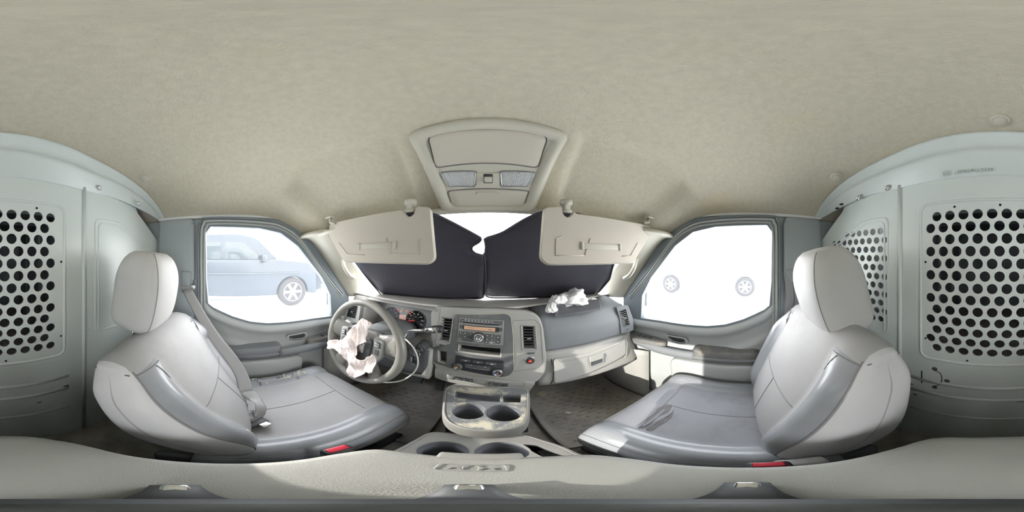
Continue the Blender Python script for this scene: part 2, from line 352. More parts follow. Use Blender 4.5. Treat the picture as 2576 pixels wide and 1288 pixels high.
# side walls: B pillars with belt columns
def belt_z(y, side):                               # lower edge of the door glass
    ks = [(-0.16, -0.20), (-0.13, -0.245), (-0.10, -0.272), (0.0, -0.322), (0.09, -0.355), (0.18, -0.372), (0.30, -0.378), (0.45, -0.381), (0.6, -0.395), (0.74, -0.40)]
    if y <= ks[0][0]: return ks[0][1]
    for a, b in zip(ks, ks[1:]):
        if y <= b[0]: return lerp(a[1], b[1], (y-a[0])/(b[0]-a[0]))
    return ks[-1][1]
GL = [(0.58, -0.392), (0.572, -0.24), (0.51, -0.125), (0.357, 0.055), (0.256, 0.125), (0.142, 0.147), (-0.112, 0.155), (-0.138, 0.12),
      (-0.136, -0.12), (-0.125, -0.25), (-0.10, -0.272), (0.0, -0.322), (0.09, -0.355), (0.18, -0.372), (0.30, -0.378), (0.45, -0.381)]
for side, X, nm in ((-1, XL, 'left'), (1, XR, 'right')):
    s = side
    mb = MB()
    F = (lambda X, s: (lambda a, b, c: V((X-s*c, a, b))))(X, s)
    # flat side structure behind the door, from the B pillar back, plus the skin under and over the door
    mb.plate([(-0.56, FLOOR), (-0.165, FLOOR), (-0.165, 0.23), (-0.56, 0.23)], [], 0.05, M['pillar'], lambda a, b, c, F=F: F(a, b, c-0.03))
    mb.box((X-s*0.005, -0.30, -0.40), (0.05, 0.20, 1.2), M['pillar'], r=0.02)          # pillar cover
    mb.box((X-s*0.012, -0.22, 0.02), (0.035, 0.055, 0.30), M['pillar'], r=0.012)        # belt column
    mb.box((X+s*0.06, 0.10, -0.775), (0.05, 1.9, 0.74), M['vanpaint'])                    # outer skin
    mb.box((X+s*0.06, -0.62, -0.2), (0.05, 0.86, 0.9), M['vanpaint'])
    mb.box((X+s*0.035, 0.10, 0.225), (0.10, 1.0, 0.05), M['vanpaint'])
    struct(mb.build('wall_'+nm))
    # door
    d = struct_root('door_1' if s < 0 else 'door_2', (X, 0.25, -1.0))
    mb = MB()                                                                       # window frame
    outer = [(-0.162, -0.23), (-0.162, 0.195), (0.27, 0.195), (0.44, 0.085), (0.575, -0.09), (0.715, -0.27), (0.72, -0.41), (0.58, -0.405)] + [(y, belt_z(y, s)-0.02) for y in (0.45, 0.3, 0.18, 0.09, 0.0, -0.1)]
    mb.plate(outer, [GL], 0.03, M['seal'], lambda a, b, c, F=F: F(a, b, c-0.002), bevel=0.003)
    lab(mb.build('window_frame', d), 'blue grey window frame with triangular corner cover')
    mb = MB()                                                                       # seals: pale and dark strips round the frame
    path = [(-0.155, -0.9), (-0.157, -0.22), (-0.157, 0.10), (-0.145, 0.165), (-0.11, 0.182), (0.15, 0.175), (0.265, 0.155), (0.37, 0.085), (0.52, -0.10), (0.66, -0.26)]
    for off, mm, rr in ((0.0, M['seal_light'], 0.007), (0.014, M['seal'], 0.006), (-0.016, M['seal_light'], 0.006)):
        sp_ = smooth_path([F(a-off*(1 if a < 0 else 0), b+off*(0 if a < 0 and b < 0.1 else 1), 0.018+off*0.3) for a, b in path], 60)
        mb.tube(sp_, rr, mm, n=8)
    mb.build('seal', d)
    def door_pt(i, j, X=X, s=s):
        y = lerp(-0.155, 0.715, i); zt = belt_z(y, s)-0.004; z = lerp(-1.02, zt, j); dz = zt-z
        c = 0.030*math.exp(-((dz-0.035)/0.028)**2) + 0.012*math.exp(-((dz-0.165)/0.02)**2)*sm(-0.14, -0.05, y)*(1-sm(0.5, 0.62, y))
        c += 0.004*sm(0.0, 0.02, dz)
        if dz < 0.035: c = 0.034*max(0, math.sin(max(0, min(1, dz/0.035))*PI/2))**0.6
        c += 0.016*sm(0.13, 0.2, dz)
        c -= 0.03*sm(0.40, 0.62, dz)
        c += 0.045*sm(0.55, 0.715, y)*sm(0.1, 0.4, dz)
        c *= sm(-0.158, -0.135, y)*0.9+0.1
        return V((X-s*(c-0.004), y, z))
    mb = MB(); mb.grid(door_pt, 60, 90, M['plastic_door'])
    mb.build('door_panel', d, solid=0.006, soff=0)
    # armrest pad
    ys = smooth_path([(-0.072, 0, 0), (0.05, 0, 0), (0.16, 0, 0), (0.245, 0, 0)], 14)
    mb = MB(); rings = []
    for k, p in enumerate(ys):
        y = p.x; e = 1.0 if 0 < k < 13 else 0.80
        top, bot, inn = -0.497, -0.578, X-s*0.072
        prof = rpoly([(X+s*0.01, top), (inn+s*0.006, top-0.004), (inn, top-0.03), (inn+s*0.008, bot), (X+s*0.01, bot-0.004)], 0.018, 4)
        rings.append([V((lerp(X, a, e), y, lerp(-0.54, b, e))) for a, b in prof])
    mb.loft(rings, M['armrest'] if s > 0 else M['pad'])
    mb.box((X-s*0.070, 0.085, -0.548), (0.012, 0.31, 0.016), M['pad'], r=0.006)
    lab(mb.build('armrest', d), 'worn brownish grey armrest pad' if s > 0 else 'slate grey armrest pad')
    mb = MB()                                                                       # pull bar curving forward to the switch panel
    bar = smooth_path([(X-s*0.060, 0.235, -0.545), (X-s*0.066, 0.33, -0.545), (X-s*0.062, 0.44, -0.548), (X-s*0.050, 0.54, -0.548), (X-s*0.028, 0.66, -0.55)], 22)
    mb.tube(bar, 0.021, M['pad'], n=14, flat=0.026, up=(0, 0, 1))
    lab(mb.build('pull_handle', d), 'slate grey curved pull handle')
    mb = MB(); sw = []
    for k in range(26):
        a = 2*PI*k/26; sw.append((0.53+0.13*math.copysign(abs(math.cos(a))**0.7, math.cos(a)), 0.032*math.copysign(abs(math.sin(a))**0.8, math.sin(a))))
    mb.plate(sw, [], 0.03, M['armrest'], lambda a, b, c, X=X, s=s: V((X-s*(0.036+b), a, -0.520+c-0.10*(a-0.53)**2)), bevel=0.004, smooth=True)
    spn = mb.build('switch_panel', d)
    for k in range(3 if s > 0 else 4):
        mb = MB(); mb.box((X-s*0.036, 0.50+0.036*k, -0.500), (0.020, 0.022, 0.008), M['btn'], r=0.003); mb.build('switch', spn)
    # inner handle
    F2 = Frame((X-s*0.010, 0.345, -0.482), (0, s*-1, 0), (0, 0, 1))
    mb = MB()
    cup = [(-0.058, 0.020), (0.050, 0.022), (0.062, 0.008), (0.060, -0.018), (0.020, -0.026), (-0.030, -0.022), (-0.055, 0.0)]
    mb.plate(rpoly(cup, 0.012), [rpoly([(a*0.86, b*0.78) for a, b in cup], 0.010)], 0.006, M['plastic_door'], F2.fn(0.006), bevel=0.002, smooth=True)
    mb.plate(rpoly([(a*0.9, b*0.84) for a, b in cup], 0.010), [], 0.003, M['dark_clip'], F2.fn(0.002))
    dh = mb.build('door_handle', d)
    mb = MB(); mb.tube([F2(a, b, c) for a, b, c in [(-0.044, -0.001, 0.008), (-0.02, -0.011, 0.014), (0.02, -0.015, 0.016), (0.046, -0.012, 0.012), (0.050, 0.0, 0.008)]], 0.006, M['pad'], n=10); mb.build('lever', dh)
    # lower pocket
    mb = MB(); F3 = Frame((X-s*0.004, 0.13, -0.70), (0, -s, 0), (0, 0, 1))
    mb.plate(rpoly([(-0.215*s if s > 0 else -0.215, 0.10), (0.19, 0.10), (0.185, -0.075), (0.13, -0.10), (-0.13, -0.10), (-0.205, -0.06)] if s > 0 else
                   [(-0.19, 0.10), (0.215, 0.10), (0.205, -0.06), (0.13, -0.10), (-0.13, -0.10), (-0.185, -0.075)], 0.03), [], 0.052, M['plastic_door'], F3.fn(0.032), bevel=0.014, smooth=True)
    mb.build('map_pocket', d)
    # glass
    mb = MB(); mb.plate([(a, b) for a, b in GL], [], 0.004, M['glass'], lambda a, b, c, F=F: F(a*1.01, b*1.02, c-0.012))
    struct(mb.build('window_1' if s < 0 else 'window_2'))

# windscreen and pillars
WT = lambda x: V((x, 0.555-0.16*(abs(x)/0.8)**2.2, 0.165-0.060*(abs(x)/0.8)**2))        # header edge
WBs = lambda x: V((x, 1.06-0.14*(abs(x)/0.8)**2, -0.285))
mb = MB(); mb.grid(lambda i, j: lerp(WT(lerp(-0.78, 0.74, i)), WBs(lerp(-0.80, 0.76, i)), j)+V((0, 0.01, 0.01)), 24, 10, M['glass'])
struct(mb.build('window_3'))
for s, nm in ((-1, 'left'), (1, 'right')):
    X = XL if s < 0 else XR
    def pil(i, j, X=X, s=s):
        a = smooth_path([(X-s*0.012, 0.36, 0.105), (X-s*0.010, 0.44, 0.085), (X-s*0.010, 0.58, -0.08), (X-s*0.012, 0.715, -0.27)], 4)  # window side
        wi = [V((X-s*0.19, 0.44, 0.13)), V((X-s*0.155, 0.50, 0.08)), V((X-s*0.10, 0.72, -0.08)), V((X-s*0.055, 0.955, -0.285))]
        p = curve([(k/3, a[k]) for k in range(4)], i); q = curve([(k/3, wi[k]) for k in range(4)], i)
        m = lerp(p, q, j); b = math.sin(j*PI)
        return m+V((-s*0.022, -0.018, 0))*b
    mb = MB(); mb.grid(pil, 30, 12, M['trim_warm'])
    struct(mb.build('trim_1' if s < 0 else 'trim_2', solid=0.02, soff=0))
mb = MB(); mb.grid(lambda i, j: WT(lerp(-0.70, 0.66, i))+V((0, lerp(-0.03, 0.03, j), lerp(-0.012, 0.012, j))), 24, 3, M['trim_warm'])
struct(mb.build('trim_3', solid=0.02, soff=0))

# ================================================================== OUTSIDE
mb = MB(); mb.box((0, 0, GROUND-0.05), (80, 80, 0.1), M['snow']); struct(mb.build('ground'))
def car(name, label, loc, paint, sx, windows=True):
    root = thing(name, label, 'car', loc)
    X0, Y0, Z0 = loc
    prof = [(-2.5, 0.45), (-2.52, 0.95), (-2.40, 1.12), (-2.2, 1.55), (-1.9, 1.74), (0.2, 1.76), (0.65, 1.66), (1.15, 1.16), (2.2, 1.05), (2.38, 0.85), (2.42, 0.45), (2.1, 0.30), (-2.2, 0.30)]
    mb = MB(); arch = []
    body = [(-2.5, 0.45), (-2.52, 0.95), (-2.40, 1.14), (1.15, 1.14), (2.2, 1.03), (2.38, 0.85), (2.42, 0.45), (2.1, 0.32)]
    for cx in (1.5, -1.45):
        body += [(cx+0.45*math.cos(PI*k/14), 0.36+0.45*math.sin(PI*k/14)) for k in range(15)]
    body += [(-2.2, 0.32)]
    mb.plate(body, [], 1.7, paint, lambda a, b, c: V((X0+c, Y0+a, Z0+b)), bevel=0.05, smooth=True)
    mb.box((X0, Y0-0.1, Z0+0.86), (1.88, 3.6, 0.05), paint, r=0.02)
    mb.build('body', root)
    mb = MB(); cabn = [(-2.40, 1.12), (-2.2, 1.58), (-1.9, 1.74), (0.2, 1.76), (0.6, 1.66), (1.12, 1.14)]
    mb.plate(cabn, [], 1.42, paint, lambda a, b, c: V((X0+c, Y0+a, Z0+b)), bevel=0.06, smooth=True); mb.build('cabin', root)
    for k, wn in enumerate(() if not windows else ([(-2.2, 1.2), (-2.05, 1.56), (-1.3, 1.6), (-1.3, 1.2)], [(-1.2, 1.2), (-1.2, 1.6), (-0.25, 1.62), (-0.25, 1.2)], [(-0.15, 1.2), (-0.15, 1.62), (0.3, 1.6), (0.75, 1.2)])):
        mb = MB(); mb.plate(rpoly(wn, 0.05), [], 0.02, M['carglass'], lambda a, b, c: V((X0+sx*0.775+c, Y0+a, Z0+b))); mb.build('side_window', root)
    for cy in (1.5, -1.45):
        T = Matrix.Rotation(PI/2*sx, 3, 'Y'); c0 = V((X0+sx*0.80, Y0+cy, Z0+0.37))
        mb = MB(); mb.lathe([(0.22, 0.08), (0.24, 0.10), (0.34, 0.11), (0.37, 0.07), (0.37, -0.12), (0.30, -0.14)], M['tyre'], c0, T)
        wl = mb.build('wheel', root)
        mb = MB(); mb.loft([[c0+T @ V((r_*math.cos(2*PI*q/32), r_*math.sin(2*PI*q/32), h_)) for q in range(32)] for r_, h_ in ((0.225, 0.105), (0.245, 0.10), (0.245, 0.06), (0.22, 0.02))], M['alloy'], caps=False)
        mb.lathe([(0.0, 0.02), (0.23, 0.02)], M['black'], c0, T)
        mb.lathe([(0.0, 0.10), (0.05, 0.10), (0.06, 0.05)], M['alloy'], c0, T, n=20)
        for k in range(6):
            a = k*PI/3; mb.box(c0+V((sx*0.075, 0.14*math.cos(a), 0.14*math.sin(a))), (0.03, 0.20, 0.07), M['alloy'], r=0.012, mx=Matrix.Rotation(a, 3, 'X'))
        mb.build('alloy_rim', wl)
    for cy, hh in ((2.38, 0.8),):
        mb = MB(); mb.box((X0+sx*0.62, Y0+2.30, Z0+0.86), (0.4, 0.14, 0.14), M['lens'], r=0.04); mb.build('headlamp', root)
    mb = MB(); mb.box((X0+sx*1.0, Y0+0.75, Z0+1.22), (0.22, 0.12, 0.16), paint, r=0.04); mb.build('side_mirror', root)
    return root
car('parked_car', 'dark blue car with silver six spoke wheels parked outside the left side window', (-5.6, -0.03, GROUND), M['carpaint'], 1).scale = (1.2, 1.2, 1.2)
car('white_car', 'white car parked outside the right side window, washed out by daylight', (6.9, 1.42, GROUND), M['carwhite'], -1, False)
for s, which in ((-1, 'driver'), (1, 'passenger')):
    X = (XL-0.14) if s < 0 else (XR+0.14); r = thing('wing_mirror', 'dark wing mirror outside the front corner of the %s window' % ('left' if s < 0 else 'right'), 'mirror', (X, 0.72, -0.42))
    mb = MB(); mb.box((X+s*0.16, 0.74, -0.26), (0.20, 0.09, 0.30), M['black'], r=0.035); mb.build('housing', r)
    mb = MB(); mb.box((X+s*0.16, 0.692, -0.26), (0.165, 0.006, 0.26), M['chrome'], r=0.002); mb.build('mirror_glass', r)
    mb = MB(); mb.tube([(X-s*0.04, 0.72, -0.44), (X+s*0.06, 0.73, -0.40), (X+s*0.12, 0.74, -0.33)], 0.022, M['black']); mb.build('arm', r)
# ================================================================== PARTITION BEHIND THE SEATS
part = thing('partition', 'grey painted steel partition with rows of round holes behind the seats', 'partition', (-0.02, -0.49, FLOOR))
PY = -0.49
FP = Frame((0, PY, 0), (-1, 0, 0), (0, 0, 1))          # centre panel, a is minus x
def arch(x): return 0.435-0.245*(abs(x+0.02)/0.82)**2.8
holes = []
for r in range(13):
    z = 0.130-0.0385*r
    for k in range(11):
        x = (-0.240 if r % 2 == 0 else -0.218)+0.044*k
        holes.append(circ(-x, z, 0.0166, 20))
mb = MB()
top = [(-x, 0.275) for x in [-0.379+0.0723*k for k in range(11)]]
mb.plate([(0.379, FLOOR), (0.379, 0.275), (-0.344, 0.275), (-0.344, FLOOR)], holes, 0.004, M['paint'], FP.fn(0), bevel=0.0006)
# pressed frame round the perforated field, ribs below
fr = rrect(0.0175, -0.105, 0.552, 0.565, 0.03, 6)
mb.tube([FP(a, b, 0.001) for a, b in fr], 0.006, M['paint'], n=8, closed=True, flat=0.006, up=(0, 1, 0))
fr2 = rrect(0.0175, -0.105, 0.592, 0.605, 0.045, 6)
mb.tube([FP(a, b, 0.000) for a, b in fr2], 0.005, M['paint'], n=8, closed=True, flat=0.003, up=(0, 1, 0))
for z in (-0.52, -0.60, -0.76):
    mb.tube([FP(a, z, 0.0) for a in (-0.30, -0.1, 0.1, 0.31)], 0.012, M['paint'], n=10, flat=0.006, up=(0, 1, 0))
for a in (0.379, -0.344):
    mb.tube([FP(a, b, 0.002) for b in (FLOOR, -0.3, 0.0, 0.275)], 0.009, M['paint'], n=8)
for (a, b, w_) in ((0.30, -0.585, 0.02), (0.25, -0.595, 0.014), (0.06, -0.61, 0.02), (-0.30, -0.57, 0.022), (-0.15, -0.60, 0.018), (-0.28, -0.64, 0.015), (0.2, -0.66, 0.016)):
    mb.box(FP(a, b, 0.0025), (w_, 0.003, 0.005), M['slot'], r=0.001)
for (a, b) in ((0.0, 0.158), (0.28, -0.02), (0.28, -0.30), (-0.24, -0.02), (-0.24, -0.30), (0.09, -0.372), (-0.1, -0.372), (0.19, 0.158), (-0.14, 0.158)):
    mb.lathe([(0.004, 0), (0.004, 0.003), (0, 0.003)], M['slot'], FP(a, b, 0.0005), FP.mx(), n=10)
lab(mb.build('center_panel', part), 'centre panel perforated with staggered rows of round holes')
# latch cut-outs low on the passenger side of the centre panel
mb = MB()
for px, py in ((2352, 927), (2352, 973), (2383, 957)):
    a, b = FP.pix(px, py); mb.lathe([(0.010, 0), (0.010, 0.0035), (0, 0.0035)], M['btn'], FP(a, b, 0.0), FP.mx(), n=12)
a, b = FP.pix(2320, 948); mb.box(FP(a, b, 0.003), (0.003, 0.003, 0.075), M['slot'])
pts = [FP.pix(*p) for p in ((2352, 931), (2366, 938), (2370, 951), (2366, 965), (2352, 970))]
mb.tube([FP(a, b, 0.003) for a, b in smooth_path([(a, b, 0) for a, b in pts], 14) for a, b in [(a, b)]] if False else [FP(p.x, p.y, 0.003) for p in smooth_path([(a, b, 0) for a, b in pts], 14)], 0.0014, M['slot'], n=6)
lab(mb.build('latch_cutout', part), 'small round and slotted latch cut-outs')
# wings
for s in (-1, 1):
    x0 = -0.379 if s < 0 else 0.344
    x1 = -0.86 if s < 0 else 0.82
    A = V((x0, PY, 0)); B = V((x1, PY+0.075, 0)); L = (B-A).length
    FW = Frame(A, (-(B-A)) if s > 0 else (A-B)*-1, (0, 0, 1))
    FW = Frame(B, A-B, (0, 0, 1)) if s > 0 else Frame(A, B-A, (0, 0, 1))
    if FW.n.y < 0: FW = Frame(A if s > 0 else B, (B-A) if s > 0 else (A-B), (0, 0, 1))
    flip = (FW.o-A).length < 1e-6                       # a measured from the seam
    aa = (lambda t: t) if flip else (lambda t: L-t)      # t: distance from the seam
    mb = MB()
    out = [(0, FLOOR), (0, 0.272), (0.27, 0.272), (0.30, 0.215), (L, 0.075), (L, FLOOR)]
    hs = []
    if s > 0:
        for r in range(11):
            z = 0.098-0.0358*r
            for k in range(10):
                t = (0.068 if r % 2 else 0.086)+0.0365*k
                if t > L-0.05 or z > 0.125-0.33*max(0, t-0.20): continue
                hs.append(circ(aa(t), z, 0.0138, 16))
    mb.plate([(aa(t), z) for t, z in out], hs, 0.004, M['paint'], FW.fn(0), bevel=0.0006)
    for g_ in (0.0, 0.016):
        em = rpoly([(0.052+g_, -0.32-g_*0.3+0.0), (0.052+g_, 0.150-g_), (0.17, 0.150-g_), (0.40-g_, 0.045-g_), (0.40-g_, -0.32)], 0.025, 4)
        mb.tube([FW(aa(t), z, 0.0) for t, z in em], 0.0045, M['paint'], n=8, closed=True, flat=0.006, up=(0, 1, 0))
    lab(mb.build('wing_panel', part), 'right wing panel with small round holes' if s > 0 else 'left wing panel, solid with a pressed outline')
# folded rail following the roof
rb = []
for k in range(41):
    x = lerp(-0.835, 0.795, k/40); zt = arch(x)+0.012; e = abs(x+0.02)/0.82; yy = PY+0.085*sm(0.42, 0.95, e)
    zb = 0.262-0.055*sm(0.55, 1.0, e); h = zt-zb
    rb.append([V((x, yy+c, zt-h*f)) for c, f in ((-0.012, 0.0), (0.026, 0.0), (0.040, 0.07), (0.040, 0.15), (0.018, 0.22), (0.016, 0.42), (0.022, 0.45), (0.010, 0.50), (0.007, 0.99), (0.004, 1.0), (-0.004, 1.0), (-0.004, 0.5), (-0.012, 0.3))])
mb = MB(); mb.loft(rb, M['paint'])
rail = lab(mb.build('roof_rail', part), 'folded steel rail arched under the roof')
for (px, py) in ((249, 473), (347, 512), (2233, 473), (2160, 498)):
    az = math.atan2(ray(px, py).x, ray(px, py).y); p = R(px, py, y=PY+0.012+0.075*sm(0.42, 0.95, abs(R(px, py, y=-0.46).x+0.02)/0.82))
    mb = MB(); T = Matrix.Rotation(-PI/2, 3, 'X')
    mb.lathe([(0.012, 0), (0.012, 0.003), (0.007, 0.003), (0.0065, 0.009), (0.004, 0.012), (0, 0.012)], M['chrome'], p, T, n=12); mb.build('bolt', rail)
mb = MB()
for (px, py) in ((373, 516), (384, 520), (2117, 514), (2106, 524)):
    p = R(px, py, y=PY+0.086); mb.box(p, (0.016, 0.012, 0.005), M['slot'])
mb.text('ADRIAN STEEL', 0.019, M['paint'], FP.fn(0.0105, -0.075+0.0, 0.281), th=0.0012)
FE = Frame((0.165, PY+0.0105, 0.281), (-1, 0, 0), (0, 0, 1))
mb.tube([FE(a, b, 0) for a, b in rrect(0, 0, 0.022, 0.022, 0.005)], 0.0012, M['paint'], n=6, closed=True); mb.text('A', 0.018, M['paint'], FE.fn(0), th=0.0012)
mb.build('embossed_name', rail)

# ================================================================== OVERHEAD CONSOLE
def ceil_c(v):                                         # centre line of the ceiling near the console
    return curve(CEN, v)
oc = thing('overhead_console', 'beige grey overhead console with two map lights and two storage doors', 'console', (0, 0.42, 0.33))
ob_, ot_ = V((0, 0.366, 0.369)), V((0, 0.520, 0.156))
FO = Frame(ob_, (1, 0, 0), (0, -(ot_-ob_).y, -(ot_-ob_).z))    # b: 0 at rear edge, minus towards the windscreen
LO = (ot_-ob_).length
def bow(a, b, c):                                       # gentle bow of the whole console across and along
    t = -b/LO
    return FO(a, b+0.018*(1-(a/0.2)**2)*(1-t), c - 0.004*math.sin(PI*min(1, max(0, t)))+0.0)
hw = lambda t: lerp(0.192, 0.148, t)
mb = MB()
def oc_outer(e, c):
    o = rpoly([(-hw(0)-e, 0.006+e), (hw(0)+e, 0.006+e), (hw(0.5)+e, -LO*0.5), (hw(1)+e, -LO-e*0.4), (-hw(1)-e, -LO-e*0.4), (-hw(0.5)-e, -LO*0.5)], 0.03, 6); return o
def resamp(pl, n):
    P = [V((a, b, 0)) for a, b in pl]; P.append(P[0]); d = [0]
    for a, b in zip(P, P[1:]): d.append(d[-1]+(b-a).length)
    out = []
    for k in range(n):
        t = d[-1]*k/n; i = max(j for j in range(len(d)) if d[j] <= t+1e-9); i = min(i, len(P)-2)
        u = (t-d[i])/max(1e-9, d[i+1]-d[i]); q = P[i].lerp(P[i+1], u); out.append((q.x, q.y))
    return out
N_ = 120
rings = []
for e, c in ((0.010, -0.020), (0.006, 0.004), (-0.002, 0.013), (-0.012, 0.016), (-0.024, 0.014), (-0.030, 0.006), (-0.034, 0.004)):
    rings.append([bow(a, b, c) for a, b in resamp(oc_outer(e, c), N_)])
mb.loft(rings, M['trim_warm'], caps=False)
inner = resamp(oc_outer(-0.034, 0), N_)
nn = 24                                                  # floor of the console as a bowed sheet
for k in range(nn):
    pass
mb.grid(lambda i, j: bow(lerp(-1, 1, i)*(hw(j)-0.030), lerp(-0.028, -LO+0.026, j), 0.0045), 24, 24, M['trim_warm'])
lab(mb.build('frame', oc), 'moulded beige grey frame')
def oc_panel(pts, r, c0, c1, m, name, label, gap=True):
    mb = MB(); o = resamp(rpoly(pts, r, 5), 64)
    cx = sum(a for a, b in o)/64; cy = sum(b for a, b in o)/64
    sc_ = lambda e: [(cx+(a-cx)*(1-e/abs(0.1)), cy+(b-cy)*(1-e/0.05)) for a, b in o]
    rg = [[bow(a, b, c0) for a, b in sc_(-0.0012)], [bow(a, b, c1-0.001) for a, b in sc_(-0.0)], [bow(a, b, c1) for a, b in sc_(0.001)]]
    for q in (0.75, 0.5, 0.25, 0.02): rg.append([bow(cx+(a-cx)*q, cy+(b-cy)*q, c1) for a, b in o])
    mb.loft(rg, m)
    if gap: mb.tube([bow(a, b, c0+0.0015) for a, b in sc_(-0.003)], 0.0016, M['seam'], n=6, closed=True)
    return lab(mb.build(name, oc), label), cx, cy
def ocp(*pp):
    res = []
    for q in pp:
        a, b = FO.pix(*q); t = -b/LO; b -= 0.018*(1-(a/0.2)**2)*(1-t); res.append((a, b))
    return res
oc_panel(ocp((1080, 346), (1374, 346), (1351, 421), (1098, 421)), 0.014, 0.004, 0.010, M['visor'], 'storage_door', 'large flat grey door')
dr, _, _ = oc_panel(ocp((1128, 481), (1328, 481), (1312, 525), (1142, 525)), 0.005, 0.004, 0.008, M['visor'], 'storage_door', 'small front door with a finger pull')
mb = MB(); mb.tube([bow(a, b, 0.0095) for a, b in ocp((1199, 487), (1202, 483), (1208, 482), (1248, 482), (1253, 483), (1256, 487))], 0.0016, M['trim_warm'], n=6); mb.build('finger_pull', dr)
for s in (-1, 1):
    P4 = ocp((1228+s*31, 431), (1228+s*117, 434), (1228+s*99, 468), (1228+s*34, 468))
    if s < 0: P4 = P4[::-1]
    ln, cx, cy = oc_panel(P4, 0.003, 0.003, 0.009, M['lens'], 'map_light', 'frosted ribbed lamp lens')
    mb = MB(); mb.tube([bow(a, b, 0.0095) for a, b in resamp(rpoly(P4, 0.003), 40)], 0.0014, M['silver'], n=6, closed=True)
    for k in range(1, 16):
        t = k/16; mb.tube([bow(lerp(P4[0][0], P4[1][0], t), lerp(P4[0][1], P4[1][1], t), 0.0094), bow(lerp(P4[3][0], P4[2][0], t), lerp(P4[3][1], P4[2][1], t), 0.0094)], 0.0007, M['lens'], n=4)
    mb.build('lens_rim', ln)
mb = MB(); B0 = ocp((1228, 450))[0][1]; mb.box(bow(0, B0, 0.004), (0.070, 0.040, 0.008), M['trim_warm'], r=0.002, mx=FO.mx()); mb.box(bow(0, B0+0.002, 0.006), (0.026, 0.030, 0.008), M['dark_clip'], r=0.002, mx=FO.mx()); 
lt = mb.build('switch_plate', oc)
mb = MB(); mb.box(bow(0, B0, 0.013), (0.022, 0.018, 0.012), M['trim_warm'], r=0.003, mx=FO.mx()); mb.build('switch', lt)

# headliner clips
for k, ((px, py), where) in enumerate(zip(((368, 446), (2101, 448), (2521, 304)), ('above the left front seat', 'above the right front seat', 'in the middle above the partition'))):
    v = ray(px, py); best = None
    for i in range(120):
        for j in range(90):
            p = ceil_pt(i/119*2-1, j/89*0.6)
            d_ = (p.normalized()-v).length
            if best is None or d_ < best[0]: best = (d_, i, j, p)
    _, i, j, p = best; p = p-p.normalized()*0.013
    nrm = (-p).normalized()*0.25+V((-p.x*0.5, 0, -1)); T = nrm.to_track_quat('Z', 'Y').to_matrix()
    r = thing('headliner_clip', 'round beige headliner clip '+where, 'clip', p, 'round headliner clips')
    mb = MB(); mb.lathe([(0.026, -0.008), (0.026, 0.001), (0.022, 0.003), (0.017, 0.002)], M['trim_warm'], p, T, n=28); mb.build('washer', r)
    mb = MB(); mb.lathe([(0.017, 0.000), (0.0165, 0.006), (0.013, 0.0085), (0, 0.009)], M['trim_warm'], p, T, n=24); mb.build('button', r)

